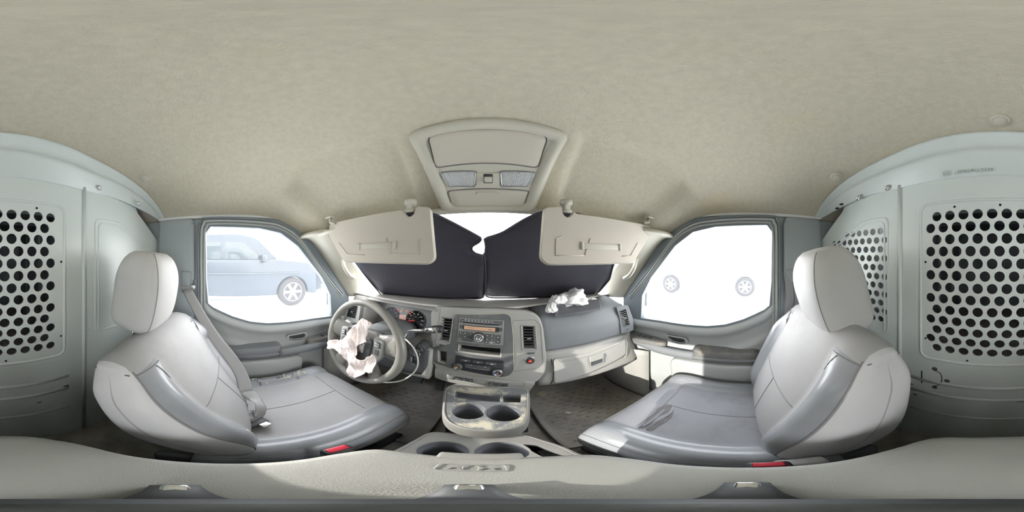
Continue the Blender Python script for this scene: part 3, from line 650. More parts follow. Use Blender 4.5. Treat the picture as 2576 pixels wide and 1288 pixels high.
# ================================================================== SUN VISORS
def visor(s):
    side = 'left' if s < 0 else 'right'
    r = thing('sun_visor', 'beige sun visor folded down over the %s half of the windscreen' % side, 'sun visor', (s*0.38, 0.44, 0.16), 'sun visors')
    # corners traced on the visor's own plane
    FV = Frame((0, 0.440, 0.06), (1, 0.0, 0), (0, 0.10, 1))
    if s < 0: pts = [(1012, 524), (833, 562), (829, 592), (868, 660), (1082, 666), (1098, 652), (1086, 522), (1048, 519), (1044, 540), (1033, 547), (1021, 540), (1018, 528)][1:]
    else: pts = [(1442, 526), (1446, 538), (1634, 568), (1634, 590), (1590, 663), (1374, 668), (1356, 652), (1366, 522), (1412, 520), (1414, 540), (1424, 549), (1436, 542), (1440, 528)][1:]
    P = [FV.pix(*p) for p in pts]
    o = resamp(rpoly(P, 0.016, 5), 150)
    cx = sum(a for a, b in o)/150; cy = sum(b for a, b in o)/150
    def inset(e):
        res = []; N = len(o)
        for k in range(N):
            a = V(o[k-1]); b = V(o[(k+1) % N]); t = (b-a).normalized(); n = V((-t.y, t.x))
            q = V(o[k])+n*e
            res.append((q.x, q.y))
        return res
    sg = sum(o[k-1][0]*o[k][1]-o[k][0]*o[k-1][1] for k in range(len(o))); sgn = 1 if sg > 0 else -1
    mb = MB()
    rg = []
    for e, c in ((0.004, -0.009), (0.001, -0.006), (0.0, 0.0), (0.001, 0.006), (0.004, 0.009)):
        rg.append([FV(a, b, c) for a, b in inset(e*sgn)])
    mb.loft(rg, M['visor'], caps=False)
    ii = inset(0.004*sgn)
    mb.plate(ii, [], 0.018, M['visor'], FV.fn(0))
    # pressed rectangle and strap pocket on the cabin side
    def line(pp, rad=0.0018, m=M['visor'], c=0.0095): mb.tube([FV(*FV.pix(*p), c) for p in pp], rad, m, n=6)
    if s < 0:
        line([(857, 612), (878, 640), (922, 642)]); line([(988, 640), (1062, 641), (1060, 602)]); line([(976, 600), (988, 640)])
        st = [(905, 612), (1000, 609), (996, 628), (911, 630)]
    else:
        line([(1600, 612), (1582, 644), (1560, 645)]); line([(1466, 643), (1394, 643), (1396, 602), (1410, 597)]); line([(1481, 601), (1467, 643)])
        st = [(1457, 611), (1558, 614), (1553, 634), (1458, 628)]
    mb2 = mb
    v = mb.build('panel', r)
    a = [FV.pix(*p) for p in st]; cxx = sum(q[0] for q in a)/4; cyy = sum(q[1] for q in a)/4; W_ = abs(a[1][0]-a[0][0])
    mb = MB(); mb.box(FV(cxx, cyy, 0.0105), (W_*0.92, 0.0195, 0.002), M['trim_warm'], r=0.001, mx=FV.mx())
    for e in (-1, 1): mb.box(FV(cxx+e*W_*0.46, cyy, 0.012), (0.010, 0.026, 0.007), M['trim_warm'], r=0.003, mx=FV.mx())
    lab(mb.build('ticket_strap', r), 'raised ticket strap')
    # inner clip and outer hinge
    mb = MB(); c = R(*((1033, 520) if s < 0 else (1424, 521)), y=0.455)
    mb.lathe([(0.020, 0.022), (0.020, 0.010), (0.016, 0.004), (0.0, 0.004)], M['trim_warm'], c, n=20); mb.box(c+V((0, -0.004, -0.002)), (0.022, 0.014, 0.024), M['trim_warm'], r=0.004)
    mb.tube([c+V((-0.016, -0.008, -0.016)), c+V((0.016, -0.008, -0.016))], 0.006, M['trim_warm'])
    lab(mb.build('clip', r), 'inner support clip')
    mb = MB(); c = R(*((832, 556) if s < 0 else (1631, 556)), y=0.43)
    mb.box(c+V((s*0.006, 0.0, 0.018)), (0.045, 0.03, 0.008), M['trim_warm'], r=0.003)
    for e in (-1, 1): mb.lathe([(0.004, 0), (0.004, -0.0012), (0, -0.0012)], M['dark_clip'], c+V((s*0.006+e*0.011, -0.002, 0.0140)), n=10)
    mb.tube([c+V((s*0.004, 0, 0.016)), c+V((s*0.002, 0, -0.006)), c+V((-s*0.03, 0.004, -0.014))], 0.0075, M['trim_warm'])
    lab(mb.build('hinge', r), 'outer hinge bracket')
visor(-1); visor(1)

# ================================================================== WINDSCREEN SHADES, pressed against the glass
def ws(a, t, c=0):                                      # windscreen-following sheet, a = x, t = 0 top .. 1 base
    p = lerp(WT(a), WBs(a), t); return p+V((0, -0.030-c, -0.022-c*1.0))
def ws_pix(px, py):
    v = ray(px, py); best = None
    lo, hi = -0.1, 1.1; x = v.x*0.8
    for it in range(12):
        for k in range(41):
            t = lerp(lo, hi, k/40); p = ws(x, t); e = abs(math.atan2(p.z, math.hypot(p.x, p.y))-math.asin(v.z))
            if best is None or e < best[0]: best = (e, t)
        p = ws(x, best[1]); x = v.x/v.y*p.y if v.y > 0 else x; best = (9, best[1])
    # final
    for k in range(401):
        t = lerp(lo, hi, k/400); p = ws(x, t); e = abs(math.atan2(p.z, math.hypot(p.x, p.y))-math.asin(v.z))
        if e < best[0]: best = (e, t)
    return (x, best[1])
for s in (-1, 1):
    r = thing('windscreen_shade', 'black folding sunshade sheet behind the windscreen on the %s side' % ('left' if s < 0 else 'right'), 'sunshade', (s*0.35, 0.9, -0.27), 'folding windscreen shades')
    if s < 0:
        trace = [(1090, 530), (1120, 543), (1165, 566), (1200, 585), (1213, 592), (1206, 603), (1188, 612), (1186, 622), (1200, 632), (1218, 634), (1221, 660), (1222, 690), (1221, 728), (1216, 742), (1205, 746),
                 (1080, 743), (975, 738), (962, 736), (940, 712), (915, 680), (900, 655), (880, 620), (900, 570), (980, 535)]
    else:
        trace = [(1360, 530), (1322, 546), (1290, 565), (1262, 583), (1232, 592), (1218, 596), (1222, 612), (1221, 632), (1213, 640), (1214, 690), (1217, 728), (1222, 742), (1236, 746),
                 (1380, 745), (1490, 742), (1508, 730), (1530, 700), (1540, 675), (1548, 640), (1560, 600), (1500, 550), (1430, 530)]
    pl = [(a, min(b, 0.968)) for a, b in [ws_pix(*p) for p in trace]]
    mb = MB(); c0 = 0.004 if s > 0 else 0.010
    # dense sheet: triangulated outline refined on a grid
    cu_pts = resamp(rpoly(pl, 0.02, 4), 160)
    bm = bmesh.new(); vs = [bm.verts.new((a, b, 0)) for a, b in cu_pts]; f = bm.faces.new(vs)
    bmesh.ops.triangulate(bm, faces=[f])
    for it in range(4):
        es = [e for e in bm.edges if e.calc_length() > 0.06]
        if es: bmesh.ops.subdivide_edges(bm, edges=es, cuts=1)
        bmesh.ops.triangulate(bm, faces=bm.faces[:])
    bm.verts.index_update()
    mb.add([ws(v.co.x, v.co.y, c0+0.004*math.sin(v.co.x*9+1)*math.sin(v.co.y*5)) for v in bm.verts], [[v.index for v in f.verts] for f in bm.faces], M['shade'], True); bm.free()
    lab(mb.build('sheet', r, solid=0.002), 'black cloth sheet')
    mb = MB(); mb.tube([ws(a, b, c0+0.002) for a, b in cu_pts], 0.0045, M['shade'], n=6, closed=True); mb.build('wire_rim', r)
mb = MB(); FS = [R(1154, 668, y=0.86), R(1156, 690, y=0.88), R(1154, 715, y=0.91), R(1152, 736, y=0.93)]
mb.tube(smooth_path([p+V((0, -0.03, 0)) for p in FS], 12), 0.009, M['belt'], n=8, flat=0.002, up=(0, 1, 0.3)); tag(mb.build('hanging_strap'), 'pale grey strap hanging in front of the left black windscreen shade', 'strap')
mb = MB(); mb.tube(smooth_path([R(px, py, y=0.66) for px, py in ((1188, 614), (1166, 610), (1152, 613), (1152, 619), (1166, 620), (1186, 618))], 24), 0.004, M['trim_warm'], n=8)
mb.box(R(1165, 622, y=0.665), (0.02, 0.006, 0.014), M['belt'], r=0.003)
tag(mb.build('mirror_mount'), 'small pale loop mount on the windscreen at the bright gap between the shades', 'mirror mount')

# grab handles on the windscreen pillars
for s in (-1, 1):
    r = thing('grab_handle', 'pale grab handle on the %s windscreen pillar' % ('left' if s < 0 else 'right'), 'handle', (s*0.70, 0.62, 0.0), 'pillar grab handles')
    q = [(862, 652), (867, 670), (878, 688), (891, 698)] if s < 0 else [(1600, 652), (1594, 672), (1583, 690), (1571, 700)]
    pts = [R(px, py, x=s*0.715-0.02) for px, py in q]; pts[1] += V((-s*0.02, -0.02, 0)); pts[2] += V((-s*0.02, -0.02, 0))
    mb = MB(); mb.tube(smooth_path(pts, 16), 0.011, M['trim_warm'], n=10); mb.build('grip', r)
    for p in (pts[0], pts[3]):
        mb = MB(); mb.tube([p, p+V((s*0.035, 0.02, 0))], 0.012, M['trim_warm'], n=10); mb.build('mount', r)
# ================================================================== FRONT SEATS
SL = [-1, -.9985, -.994, -.985, -.97, -.94, -.9, -.85, -.78, -.7, -.62, -.55, -.45, -.3, -.15, 0, .15, .3, .45, .55, .62, .7, .78, .85, .9, .94, .97, .985, .994, .9985, 1]
def make_seat(name, label, cx, Fk, Rk, Tk, Bk, hc, htilt, wid, loc, side, cm=None):
    cm = cm or M['seat']
    r = thing(name, label, 'car seat', loc, None)
    # ---- backrest
    NB = 22
    def back(sv, t, rear):
        f = curve(Fk, t); b = curve(Rk, t); e = max(0.0, 1-abs(sv)**9)**(1/5.0)
        d = V((f.x-b.x, f.y-b.y)); m = V(((f.x+b.x)/2, (f.y+b.y)/2)); 
        ed = (1-max(0, (t-0.86)/0.14)**3*0.30)*(1-max(0, (0.1-t)/0.1)**2*0.3)
        q = m+d*(0.5*e*ed)*(-1 if rear else 1)
        n = V((d.x, d.y)).normalized()
        if not rear:
            bl = math.exp(-((abs(sv)-0.80)/0.16)**2)*sm(0.0, 0.25, t)*(1-sm(0.72, 0.98, t))
            q += n*(0.030*bl-0.008*math.exp(-((abs(sv)-0.60)/0.05)**2)*(1-sm(0.85, 1, t)))
            q += n*0.012*(1-min(1, abs(sv)/0.6)**2)*math.sin(min(1, t*1.05)*PI)
        w_ = wid(t); x = cx+w_*sv
        z = q.y-0.030*max(0, abs(sv)-0.3)**2*sm(0.7, 1, t)*2
        return V((x, q.x, z))
    tt = [k/NB for k in range(NB+1)]
    rings = []
    for sv in SL:
        rings.append([back(sv, t, False) for t in tt]+[lerp(back(sv, 1, False), back(sv, 1, True), u)+V((0, 0, 0.020*math.sin(u*PI)*(1-abs(sv)**8))) for u in (0.2, 0.4, 0.6, 0.8)]+[back(sv, t, True) for t in tt[::-1]])
    def fmb(i, j):
        sv = abs((SL[i]+SL[i+1])/2); t = tt[j] if j < len(tt) else 1
        if j < NB and 0.60 < sv < 0.935 and t < 0.93: return M['bolster']
        if sv > 0.935 or j >= NB+5: return M['seat_side']
        return M['seat']
    mb = MB(); mb.loft(rings, M['seat'], fm=fmb)
    def seam(pts, lift=0.0015, rad=0.0014, m=None): mb.tube([back(a, t, False)+V((0, 0.6, 0.8))*0.0005 for a, t in pts], rad, m or M['seam'], n=6)
    for q in (-1, 1):
        seam([(q*lerp(0.60, 0.60, k/20), lerp(0.02, 0.80, k/20)) for k in range(21)]+[(q*(0.60+0.10*u), 0.80+0.13*u) for u in (0.25, 0.5, 0.75, 1)])
        seam([(q*0.93, lerp(0.02, 0.97, k/24)) for k in range(25)], rad=0.0016)
        seam([(q*lerp(0.62, 0.93, k/6), lerp(0.93, 0.95, k/6)) for k in range(7)])
        seam([(q*lerp(0.60, 0.0, k/8), 0.50) for k in range(9)], rad=0.0012)
    seam([(0, lerp(0.02, 0.50, k/12)) for k in range(13)], rad=0.0012)
    # top panel outline on the inner and outer side
    for q in (-1, 1):
        pts = [lerp(back(q*0.96, 0.96, False), back(q*0.96, 0.96, True), u) for u in [k/8 for k in range(9)]]
        mb.tube([p+V((q*0.004, 0, 0.002)) for p in pts], 0.0016, M['seam'], n=6)
    lab(mb.build('backrest', r), 'grey vinyl backrest with glossy side bolsters')
    # ---- cushion
    NC = 22
    def cush(sv, t, under):
        f = curve(Tk, t); b = curve(Bk, t); e = max(0.0, 1-abs(sv)**7)**(1/4.5)
        m = (f+b)/2; q = m+(f-b)*0.5*e*(-1 if under else 1)
        if not under:
            q.y += 0.024*math.exp(-((abs(sv)-0.82)/0.15)**2)*(1-sm(0.75, 1, t))
            q.y += 0.010*(1-min(1, abs(sv)/0.6)**2)*math.sin(min(1, t)*PI)-0.004*math.exp(-((abs(sv)-0.60)/0.04)**2)*(1-sm(0.8, 1, t))
        x = cx+(0.262+0.012*sm(0.4, 0.9, t)-0.05*sm(0.90, 1.0, t))*sv
        y = q.x-0.05*abs(sv)**3*sm(0.5, 1, t)
        return V((x, y, q.y))
    rings = [[cush(sv, k/NC, False) for k in range(NC+1)]+[cush(sv, k/NC, True) for k in range(NC, -1, -1)] for sv in SL]
    def fmc(i, j):
        sv = abs((SL[i]+SL[i+1])/2)
        if j < NC and (sv > 0.60 or j/NC > 0.86): return M['bolster']
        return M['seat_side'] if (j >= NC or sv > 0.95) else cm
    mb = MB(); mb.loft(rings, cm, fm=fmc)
    def cs(pts, rad=0.0014): mb.tube([cush(a, t, False)+V((0, 0, 0.0005)) for a, t in pts], rad, M['seam'], n=6)
    for q in (-1, 1): cs([(q*0.60, lerp(0.05, 0.86, k/24)) for k in range(25)])
    cs([(lerp(-0.60, 0.60, k/24), 0.86) for k in range(25)]); cs([(lerp(-0.60, 0.60, k/16), 0.60) for k in range(17)], 0.0012)
    cs([(0.0, lerp(0.05, 0.60, k/16)) for k in range(17)], 0.0012)
    for q in (-1, 1): cs([(q*0.955, lerp(0.1, 0.95, k/20)) for k in range(21)])
    lab(mb.build('seat_cushion', r), 'grey cushion with glossy vinyl edge')
    return r, back, cush
def headrest(r, hc, htilt, W, D, H, inner):
    mb = MB(); rings = []
    T = Matrix.Rotation(htilt, 3, 'X')
    for k in range(25):
        t = k/24; z = lerp(-H/2, H/2, t); u = 2*t-1
        w_ = W/2*(1-abs(u)**6*0.16 if u < 0 else 1-abs(u)**3.2*0.33); d_ = D/2*(1-abs(u)**5*0.22 if u < 0 else 1-abs(u)**3*0.42)
        if k in (0, 24): w_ *= 0.90; d_ *= 0.84
        if k in (1, 23): w_ *= 0.985; d_ *= 0.97
        ring = []
        for q in range(48):
            a = 2*PI*q/48; ca, sa = math.cos(a), math.sin(a); p_ = 0.50
            ring.append(V(hc)+T @ V((w_*math.copysign(abs(ca)**p_, ca), d_*math.copysign(abs(sa)**p_, sa)+0.010*(1-u*u)*(1 if sa > 0 else 0), z)))
        rings.append(ring)
    mb.loft(rings, M['headrest'])
    for a in ([0.30*PI, 0.70*PI]):
        q = round(a/(2*PI)*48); mb.tube([rg[q]+(rg[q]-V(hc)).normalized()*0.0006 for rg in rings], 0.0009, M['seam'], n=6)
    h = mb.build('headrest', r)
    for e in (-1, 1):
        mb = MB(); b = V(hc)+T @ V((e*0.06, 0, -H/2+0.01)); mb.tube([b, b+V((0, 0.01, -0.07))], 0.007, M['chrome'], n=10); mb.build('headrest_post', r)
    return h
kz = lambda *p: [(i/(len(p)-1), (a, b, 0)) for i, (a, b) in enumerate(p)]
# left seat: slid forward, reclined
Fk = kz((0.06, -0.665), (0.005, -0.555), (-0.055, -0.455), (-0.115, -0.355), (-0.178, -0.245))
Rk = kz((-0.06, -0.70), (-0.165, -0.60), (-0.235, -0.50), (-0.285, -0.395), (-0.315, -0.275))
Tk = kz((-0.06, -0.70), (0.08, -0.695), (0.22, -0.685), (0.36, -0.668), (0.45, -0.69), (0.478, -0.745))
Bk = kz((-0.06, -0.82), (0.08, -0.83), (0.22, -0.83), (0.35, -0.825), (0.43, -0.80), (0.468, -0.765))
ds, dback, dcush = make_seat('front_seat', 'light grey left front seat behind the steering wheel, with a cracked outer cushion edge', -0.49, Fk, Rk, Tk, Bk, None, 0,
    lambda t: lerp(0.245, 0.268, sm(0, 0.5, t))-0.032*sm(0.72, 1, t), (-0.49, 0.15, FLOOR), -1)
headrest(ds, (-0.492, -0.285, -0.118), math.radians(-9), 0.225, 0.165, 0.262, 1)
# right seat: further back, upright
Fk = kz((-0.02, -0.665), (-0.055, -0.545), (-0.095, -0.43), (-0.145, -0.31), (-0.195, -0.195))
Rk = kz((-0.20, -0.70), (-0.30, -0.64), (-0.345, -0.50), (-0.355, -0.35), (-0.325, -0.215))
Tk = kz((-0.14, -0.70), (0.0, -0.695), (0.12, -0.685), (0.24, -0.668), (0.33, -0.69), (0.36, -0.745))
Bk = kz((-0.14, -0.82), (0.0, -0.83), (0.12, -0.83), (0.23, -0.825), (0.31, -0.80), (0.35, -0.765))
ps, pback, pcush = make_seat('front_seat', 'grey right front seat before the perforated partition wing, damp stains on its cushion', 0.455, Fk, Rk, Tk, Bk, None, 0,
    lambda t: lerp(0.245, 0.262, sm(0, 0.5, t))-0.022*sm(0.72, 1, t), (0.455, 0.05, FLOOR), 1, M['seat_soiled_shaded'])
headrest(ps, (0.448, -0.262, -0.112), math.radians(-17), 0.235, 0.17, 0.275, -1)
# seat bases
for root, cx, y0 in ((ds, -0.49, 0.17), (ps, 0.455, 0.07)):
    mb = MB(); mb.box((cx, y0, -0.95), (0.40, 0.40, 0.25), M['darkplastic'], r=0.02); mb.box((cx, y0, -0.84), (0.46, 0.46, 0.04), M['darkplastic'], r=0.01)
    for e in (-1, 1): mb.box((cx+e*0.20, y0, FLOOR+0.02), (0.04, 0.6, 0.04), M['black'], r=0.005)
    lab(mb.build('seat_base', root), 'dark seat base and rails')
    mb = MB(); e = 1 if cx < 0 else -1
    mb.box((cx+e*0.235, y0-0.13, -0.775), (0.03, 0.34, 0.10), M['darkplastic'], r=0.015); lab(mb.build('side_shield', root), 'dark plastic side shield')
# cracked edge on the left cushion
mb = MB(); random.seed(4)
for k in range(26):
    t = random.uniform(0.16, 0.56); a = -random.uniform(0.68, 0.86); pts = [(a, t)]
    for q in range(random.randint(2, 5)):
        if random.random() < 0.5: a += random.uniform(-0.05, 0.05)
        else: t += random.uniform(-0.035, 0.035)
        pts.append((max(-0.9, min(-0.64, a)), max(0.1, min(0.62, t))))
    mb.tube([dcush(a, t, False)+V((0, 0, 0.0012)) for a, t in pts], random.uniform(0.0014, 0.0035), M['foam'] if k % 4 else M['seam'], n=5)
lab(mb.build('torn_vinyl', ds), 'cracked vinyl with pale foam showing')
# damp stains on the right cushion (thin film with its own outline)
mb = MB()
def blob(pp, fn, m, lift=0.0008):
    o = resamp(rpoly(pp, 0.05, 4), 60)
    mb.plate(o, [], 0.0003, m, lambda a, b, c: fn(a, b)+V((0, 0, lift)))
for tr in ([(1693, 1022), (1683, 1040), (1652, 1052), (1640, 1068), (1622, 1078), (1600, 1080), (1618, 1070), (1628, 1056), (1648, 1044), (1652, 1032), (1676, 1022)],
           [(1697, 1030), (1690, 1052), (1672, 1066), (1655, 1074), (1640, 1086), (1622, 1082), (1650, 1064), (1672, 1052), (1690, 1042)]):
    st = []
    for px, py in tr:
        p = R(px, py, z=-0.672); st.append((p.x, p.y))
    # find heights from the cushion surface
    def hgt(x, y):
        best = 9; z = -0.68
        sv = max(-0.99, min(0.99, (x-0.455)/0.27))
        for k in range(61):
            q = pcush(sv, k/60, False)
            if abs(q.y-y) < best: best = abs(q.y-y); z = q.z
        return z
    o = resamp(rpoly(st, 0.01, 3), 60); cx_ = sum(a for a, b in o)/60; cy_ = sum(b for a, b in o)/60
    n0 = len(mb.v); inner_ = []
    mb.plate(o, [], 0.0004, M['stain'], lambda a, b, c: V((a, b, hgt(a, b)+0.0012+c)))
lab(mb.build('damp_stain', ps), 'dark damp stain with a wavy outline')

# ================================================================== SEAT BELTS
# left belt from the pillar ring down across the backrest bolster
r = thing('seat_belt', 'grey seat belt on the left pillar, lying across the left front seat', 'seat belt', (-0.80, -0.25, -0.16))
ring = R(472, 722, x=-0.795)
mb = MB(); mb.box(ring+V((-0.012, -0.012, 0.025)), (0.02, 0.05, 0.11), M['pillar'], r=0.008); mb.box(ring+V((0.0, 0.0, -0.005)), (0.018, 0.075, 0.022), M['belt'], r=0.008)
mb.lathe([(0.012, 0), (0.012, 0.012), (0.009, 0.015), (0, 0.015)], M['silver'], ring+V((0.004, 0.03, 0.004)), Matrix.Rotation(PI/2, 3, 'Y'), n=16)
lab(mb.build('guide_ring', r), 'upper belt guide')
k1 = [ring+V((0.012, 0.0, -0.01)), R(503, 790, x=-0.725), R(541, 850, x=-0.665), R(582, 902, x=-0.62), R(608, 945, x=-0.58), R(618, 985, x=-0.53)]
mb = MB(); mb.tube(smooth_path(k1, 30), 0.024, M['belt'], n=8, flat=0.0014, up=(0.9, 0.1, 0.5)); mb.build('webbing', r)
k2 = [R(618, 985, x=-0.53), R(642, 1003, x=-0.50), R(656, 1022, x=-0.46), R(652, 1045, x=-0.43), R(632, 1055, x=-0.41), R(622, 1035, x=-0.44)]
mb = MB(); mb.tube(smooth_path(k2, 26), 0.022, M['belt'], n=8, flat=0.0012, up=(0.8, 0.5, 0.2)); lab(mb.build('webbing', r), 'slack loop of webbing on the cushion')
c = R(640, 1066, x=-0.40)
mb = MB(); mb.box(c, (0.035, 0.075, 0.018), M['black'], r=0.007, mx=Matrix.Rotation(0.5, 3, 'Z')); mb.box(c+V((0.012, 0.025, 0.004)), (0.024, 0.03, 0.010), M['silver'], r=0.004, mx=Matrix.Rotation(0.5, 3, 'Z')); lab(mb.build('latch_plate', r), 'black and metal latch plate')
# right belt, mostly hidden behind the headrest
r = thing('seat_belt', 'grey seat belt hanging on the right pillar behind the right headrest', 'seat belt', (0.775, -0.24, -0.1))
mb = MB(); a_ = R(1983, 694, x=0.765); b_2 = R(1972, 800, x=0.765)
mb.box(a_+V((0.008, -0.01, 0.0)), (0.02, 0.04, 0.07), M['pillar'], r=0.008); mb.build('guide_ring', r)
mb = MB(); mb.tube(smooth_path([a_, a_.lerp(b_2, 0.5)+V((-0.01, -0.02, 0)), b_2+V((0, -0.03, 0)), b_2+V((-0.01, -0.08, -0.30))], 20), 0.022, M['belt'], n=8, flat=0.0012, up=(1, 0.2, 0.2)); mb.build('webbing', r)
mb = MB(); mb.lathe([(0.011, 0), (0.011, 0.012), (0, 0.014)], M['silver'], R(1974, 802, x=0.77), Matrix.Rotation(-PI/2, 3, 'Y'), n=16); mb.build('anchor_bolt', r)
# buckles between seats and armrest
for px, py, xx, side in ((850, 1131, -0.185, 'left front seat'), (1935, 1170, 0.17, 'right front seat')):
    p = R(px, py, x=xx)
    r = thing('belt_buckle', 'seat belt buckle with red button beside the '+side, 'buckle', p+V((0, 0, -0.06)), 'red belt buckles')
    mb = MB(); mb.box(p+V((0, 0, -0.030)), (0.026, 0.05, 0.07), M['black'], r=0.007); mb.tube([p+V((0, 0, -0.06)), p+V((0, -0.02, -0.2))], 0.010, M['black']); mb.build('housing', r)
    mb = MB(); mb.box(p+V((0, 0, 0.007)), (0.016, 0.036, 0.007), M['red'], r=0.003); lab(mb.build('release_button', r), 'red release button')
    if px > 1000:
        mb = MB(); q = R(2015, 1162, x=0.185); mb.box(q+V((0, 0, -0.01)), (0.03, 0.07, 0.03), M['seat_side'], r=0.010); mb.build('sleeve', r)

# ================================================================== CENTRE CONSOLES
# armrest box with lid
r = thing('armrest_box', 'tall grey padded armrest box between the front seats', 'armrest', (-0.012, -0.02, FLOOR))
mb = MB(); NL = 120
lidp = resamp(rpoly([(-0.140, 0.105), (-0.122, 0.150), (-0.06, 0.160), (0.05, 0.158), (0.102, 0.142), (0.124, 0.100), (0.132, 0.0), (0.120, -0.14), (0.095, -0.215), (0.0, -0.232), (-0.07, -0.228), (-0.125, -0.170), (-0.143, -0.04)], 0.05, 5), NL)
cxl, cyl = -0.006, -0.02
def lid_ring(k, z): return [V((cxl+(a-cxl)*k, cyl+(b-cyl)*k, z)) for a, b in lidp]
LZ = -0.452
mb.loft([lid_ring(0.90, LZ-0.060), lid_ring(0.99, LZ-0.055), lid_ring(1.0, LZ-0.045), lid_ring(1.0, LZ-0.014), lid_ring(0.985, LZ-0.006), lid_ring(0.955, LZ-0.001), lid_ring(0.90, LZ+0.001), lid_ring(0.7, LZ+0.003), lid_ring(0.4, LZ+0.004), lid_ring(0.02, LZ+0.004)], M['lid'])
lid = lab(mb.build('lid', r), 'padded grained lid')
mb = MB(); FLd = Frame((0, 0, LZ+0.003), (1, 0, 0), (0, 1, 0))
mb.box(V((-0.008, 0.160, LZ-0.006)), (0.086, 0.020, 0.014), M['consoletrim'], r=0.005); mb.build('latch', lid)
mb = MB()                                                 # moulded pictogram: two seated figures back to back in a rounded frame
c0_ = V((-0.013, 0.123)); 
mb.tube([FLd(c0_.x+a, c0_.y+b, 0.0006) for a, b in rrect(0, 0, 0.054, 0.019, 0.004)], 0.0009, M['lid'], n=6, closed=True)
for q in (-1, 1):
    mb.tube([FLd(c0_.x+q*a, c0_.y+b, 0.0006) for a, b in ((0.0035, 0.0075), (0.0065, 0.003), (0.0055, -0.006))], 0.0009, M['lid'], n=6)
    mb.tube([FLd(c0_.x+q*a, c0_.y+b, 0.0006) for a, b in ((0.0055, -0.006), (0.0095, 0.0005), (0.016, 0.001), (0.0175, -0.006))], 0.0009, M['lid'], n=6)
mb.build('moulded_symbol', lid)
mb = MB(); mb.loft([[V((cxl+(a-cxl)*k, cyl+(b-cyl)*k, z)) for a, b in lidp] for k, z in ((0.86, FLOOR), (0.86, -0.72), (0.90, LZ-0.06))], M['darkplastic']); mb.build('box', r)
# cup holder tray in front of it
def cup_console(name, label, outline, z, hol, th, cups, skirt, base, mt, rimm, group=None):
    cx = sum(a for a, b in outline)/len(outline); cy = sum(b for a, b in outline)/len(outline)
    r = thing(name, label, 'console', (cx, cy, FLOOR))
    o = resamp(rpoly(outline, 0.06 if name == 'floor_console' else 0.03, 6), 96)
    sc_ = lambda k: [(cx+(a-cx)*k, cy+(b-cy)*k) for a, b in o]
    mb = MB(); mb.plate(sc_(0.90), hol, th, mt, lambda a, b, c: V((a, b, z-0.006+c)), bevel=0.0015, smooth=False)
    lab(mb.build('tray_top', r), 'dusty dark tray')
    mb = MB(); rg = []
    for k, dz in ((0.89, -0.012), (0.90, -0.002), (0.925, 0.003), (0.955, 0.003), (0.985, -0.004), (1.0, -0.02), (0.995, -0.055), (0.95, -0.075)): rg.append([V((a, b, z+dz)) for a, b in sc_(k)])
    mb.loft(rg, rimm, caps=False); lab(mb.build('rim', r), 'rounded rim')
    for (ax, ay, ar, dp, ea) in cups:
        mb = MB(); rg = []
        for rr, h in ((ar+0.001, z-0.004), (ar-0.002, z-0.018), (ar-0.004, z-0.028), (ar-0.007, z-0.030), (ar-0.010, z-dp), (0.001, z-dp)):
            rg.append([V((ax+rr*math.cos(2*PI*q/36)*ea, ay+rr*math.sin(2*PI*q/36), h)) for q in range(36)])
        mb.loft(rg, M['cup'], caps=False); mb.build('cup_well', r, solid=0.002, soff=-1)
    mb = MB(); rg = [[V((cx+(a-cx)*k, cy+dy+(b-cy)*k, zz)) for a, b in o] for k, dy, zz in skirt]; mb.loft(rg, base, caps=False); mb.build('body', r)
    return r, cx, cy
c1, c2 = R(1174, 1032, z=-0.6), R(1268, 1034, z=-0.6); w1 = 0.046
P_ = lambda px, py, z=-0.6: tuple(R(px, py, z=z).to_2d())
c1 = V(P_(1180, 1034)); c2 = V(P_(1268, 1038))
slot = rpoly([P_(1146, 980), P_(1312, 992), P_(1311, 1013), P_(1262, 1012), P_(1142, 1000)], 0.006)
fc, fx, fy = cup_console('floor_console', 'low dusty console with two cup holders below the radio stack', [P_(1117, 962), P_(1332, 966), P_(1334, 1042), P_(1322, 1070), P_(1280, 1082), P_(1228, 1086), P_(1165, 1080), P_(1122, 1062), P_(1111, 1040)], -0.6,
    [circ(c1.x, c1.y, w1, 36), circ(c2.x, c2.y, w1+0.002, 36), slot], 0.012, [(c1.x, c1.y, w1, 0.085, 1), (c2.x, c2.y, w1+0.002, 0.085, 1)],
    [(0.94, 0.0, -0.665), (0.80, 0.03, -0.74), (0.72, 0.05, FLOOR)], M['darkplastic'], M['tray'], M['consoletrim'])
mb = MB(); sx = sum(a for a, b in slot)/len(slot); sy = sum(b for a, b in slot)/len(slot)
mb.loft([[V((a, b, -0.603)) for a, b in slot], [V((sx+(a-sx)*0.95, sy+(b-sy)*0.9, -0.640)) for a, b in slot]], M['cup'], caps=False); mb.plate([(sx+(a-sx)*0.95, sy+(b-sy)*0.9) for a, b in slot], [], 0.003, M['cup'], lambda a, b, c: V((a, b, -0.640+c)))
mb.box(V((*P_(1262, 1004), -0.612)), (0.010, 0.034, 0.03), M['consoletrim'], r=0.003)
mb.build('coin_slot', fc)
mb = MB(); mb.box(((c1.x+c2.x)/2, c1.y, -0.612), (abs(c2.x-c1.x)-2*w1+0.012, 0.035, 0.016), M['cup'], r=0.003); mb.build('cup_bridge', fc)
mb = MB(); mb.loft([[V((a*1.0, b, z_)) for a, b in ((-0.15, 0.56), (0.14, 0.56), (0.12, 1.0), (-0.13, 1.0))] for z_ in (-0.66, FLOOR)], M['darkplastic']); mb.build('front_stem', fc)
P2 = lambda px, py: P_(px, py, -0.69)
d1 = V(P2(1118, 1128)); d2 = V(P2(1262, 1130))
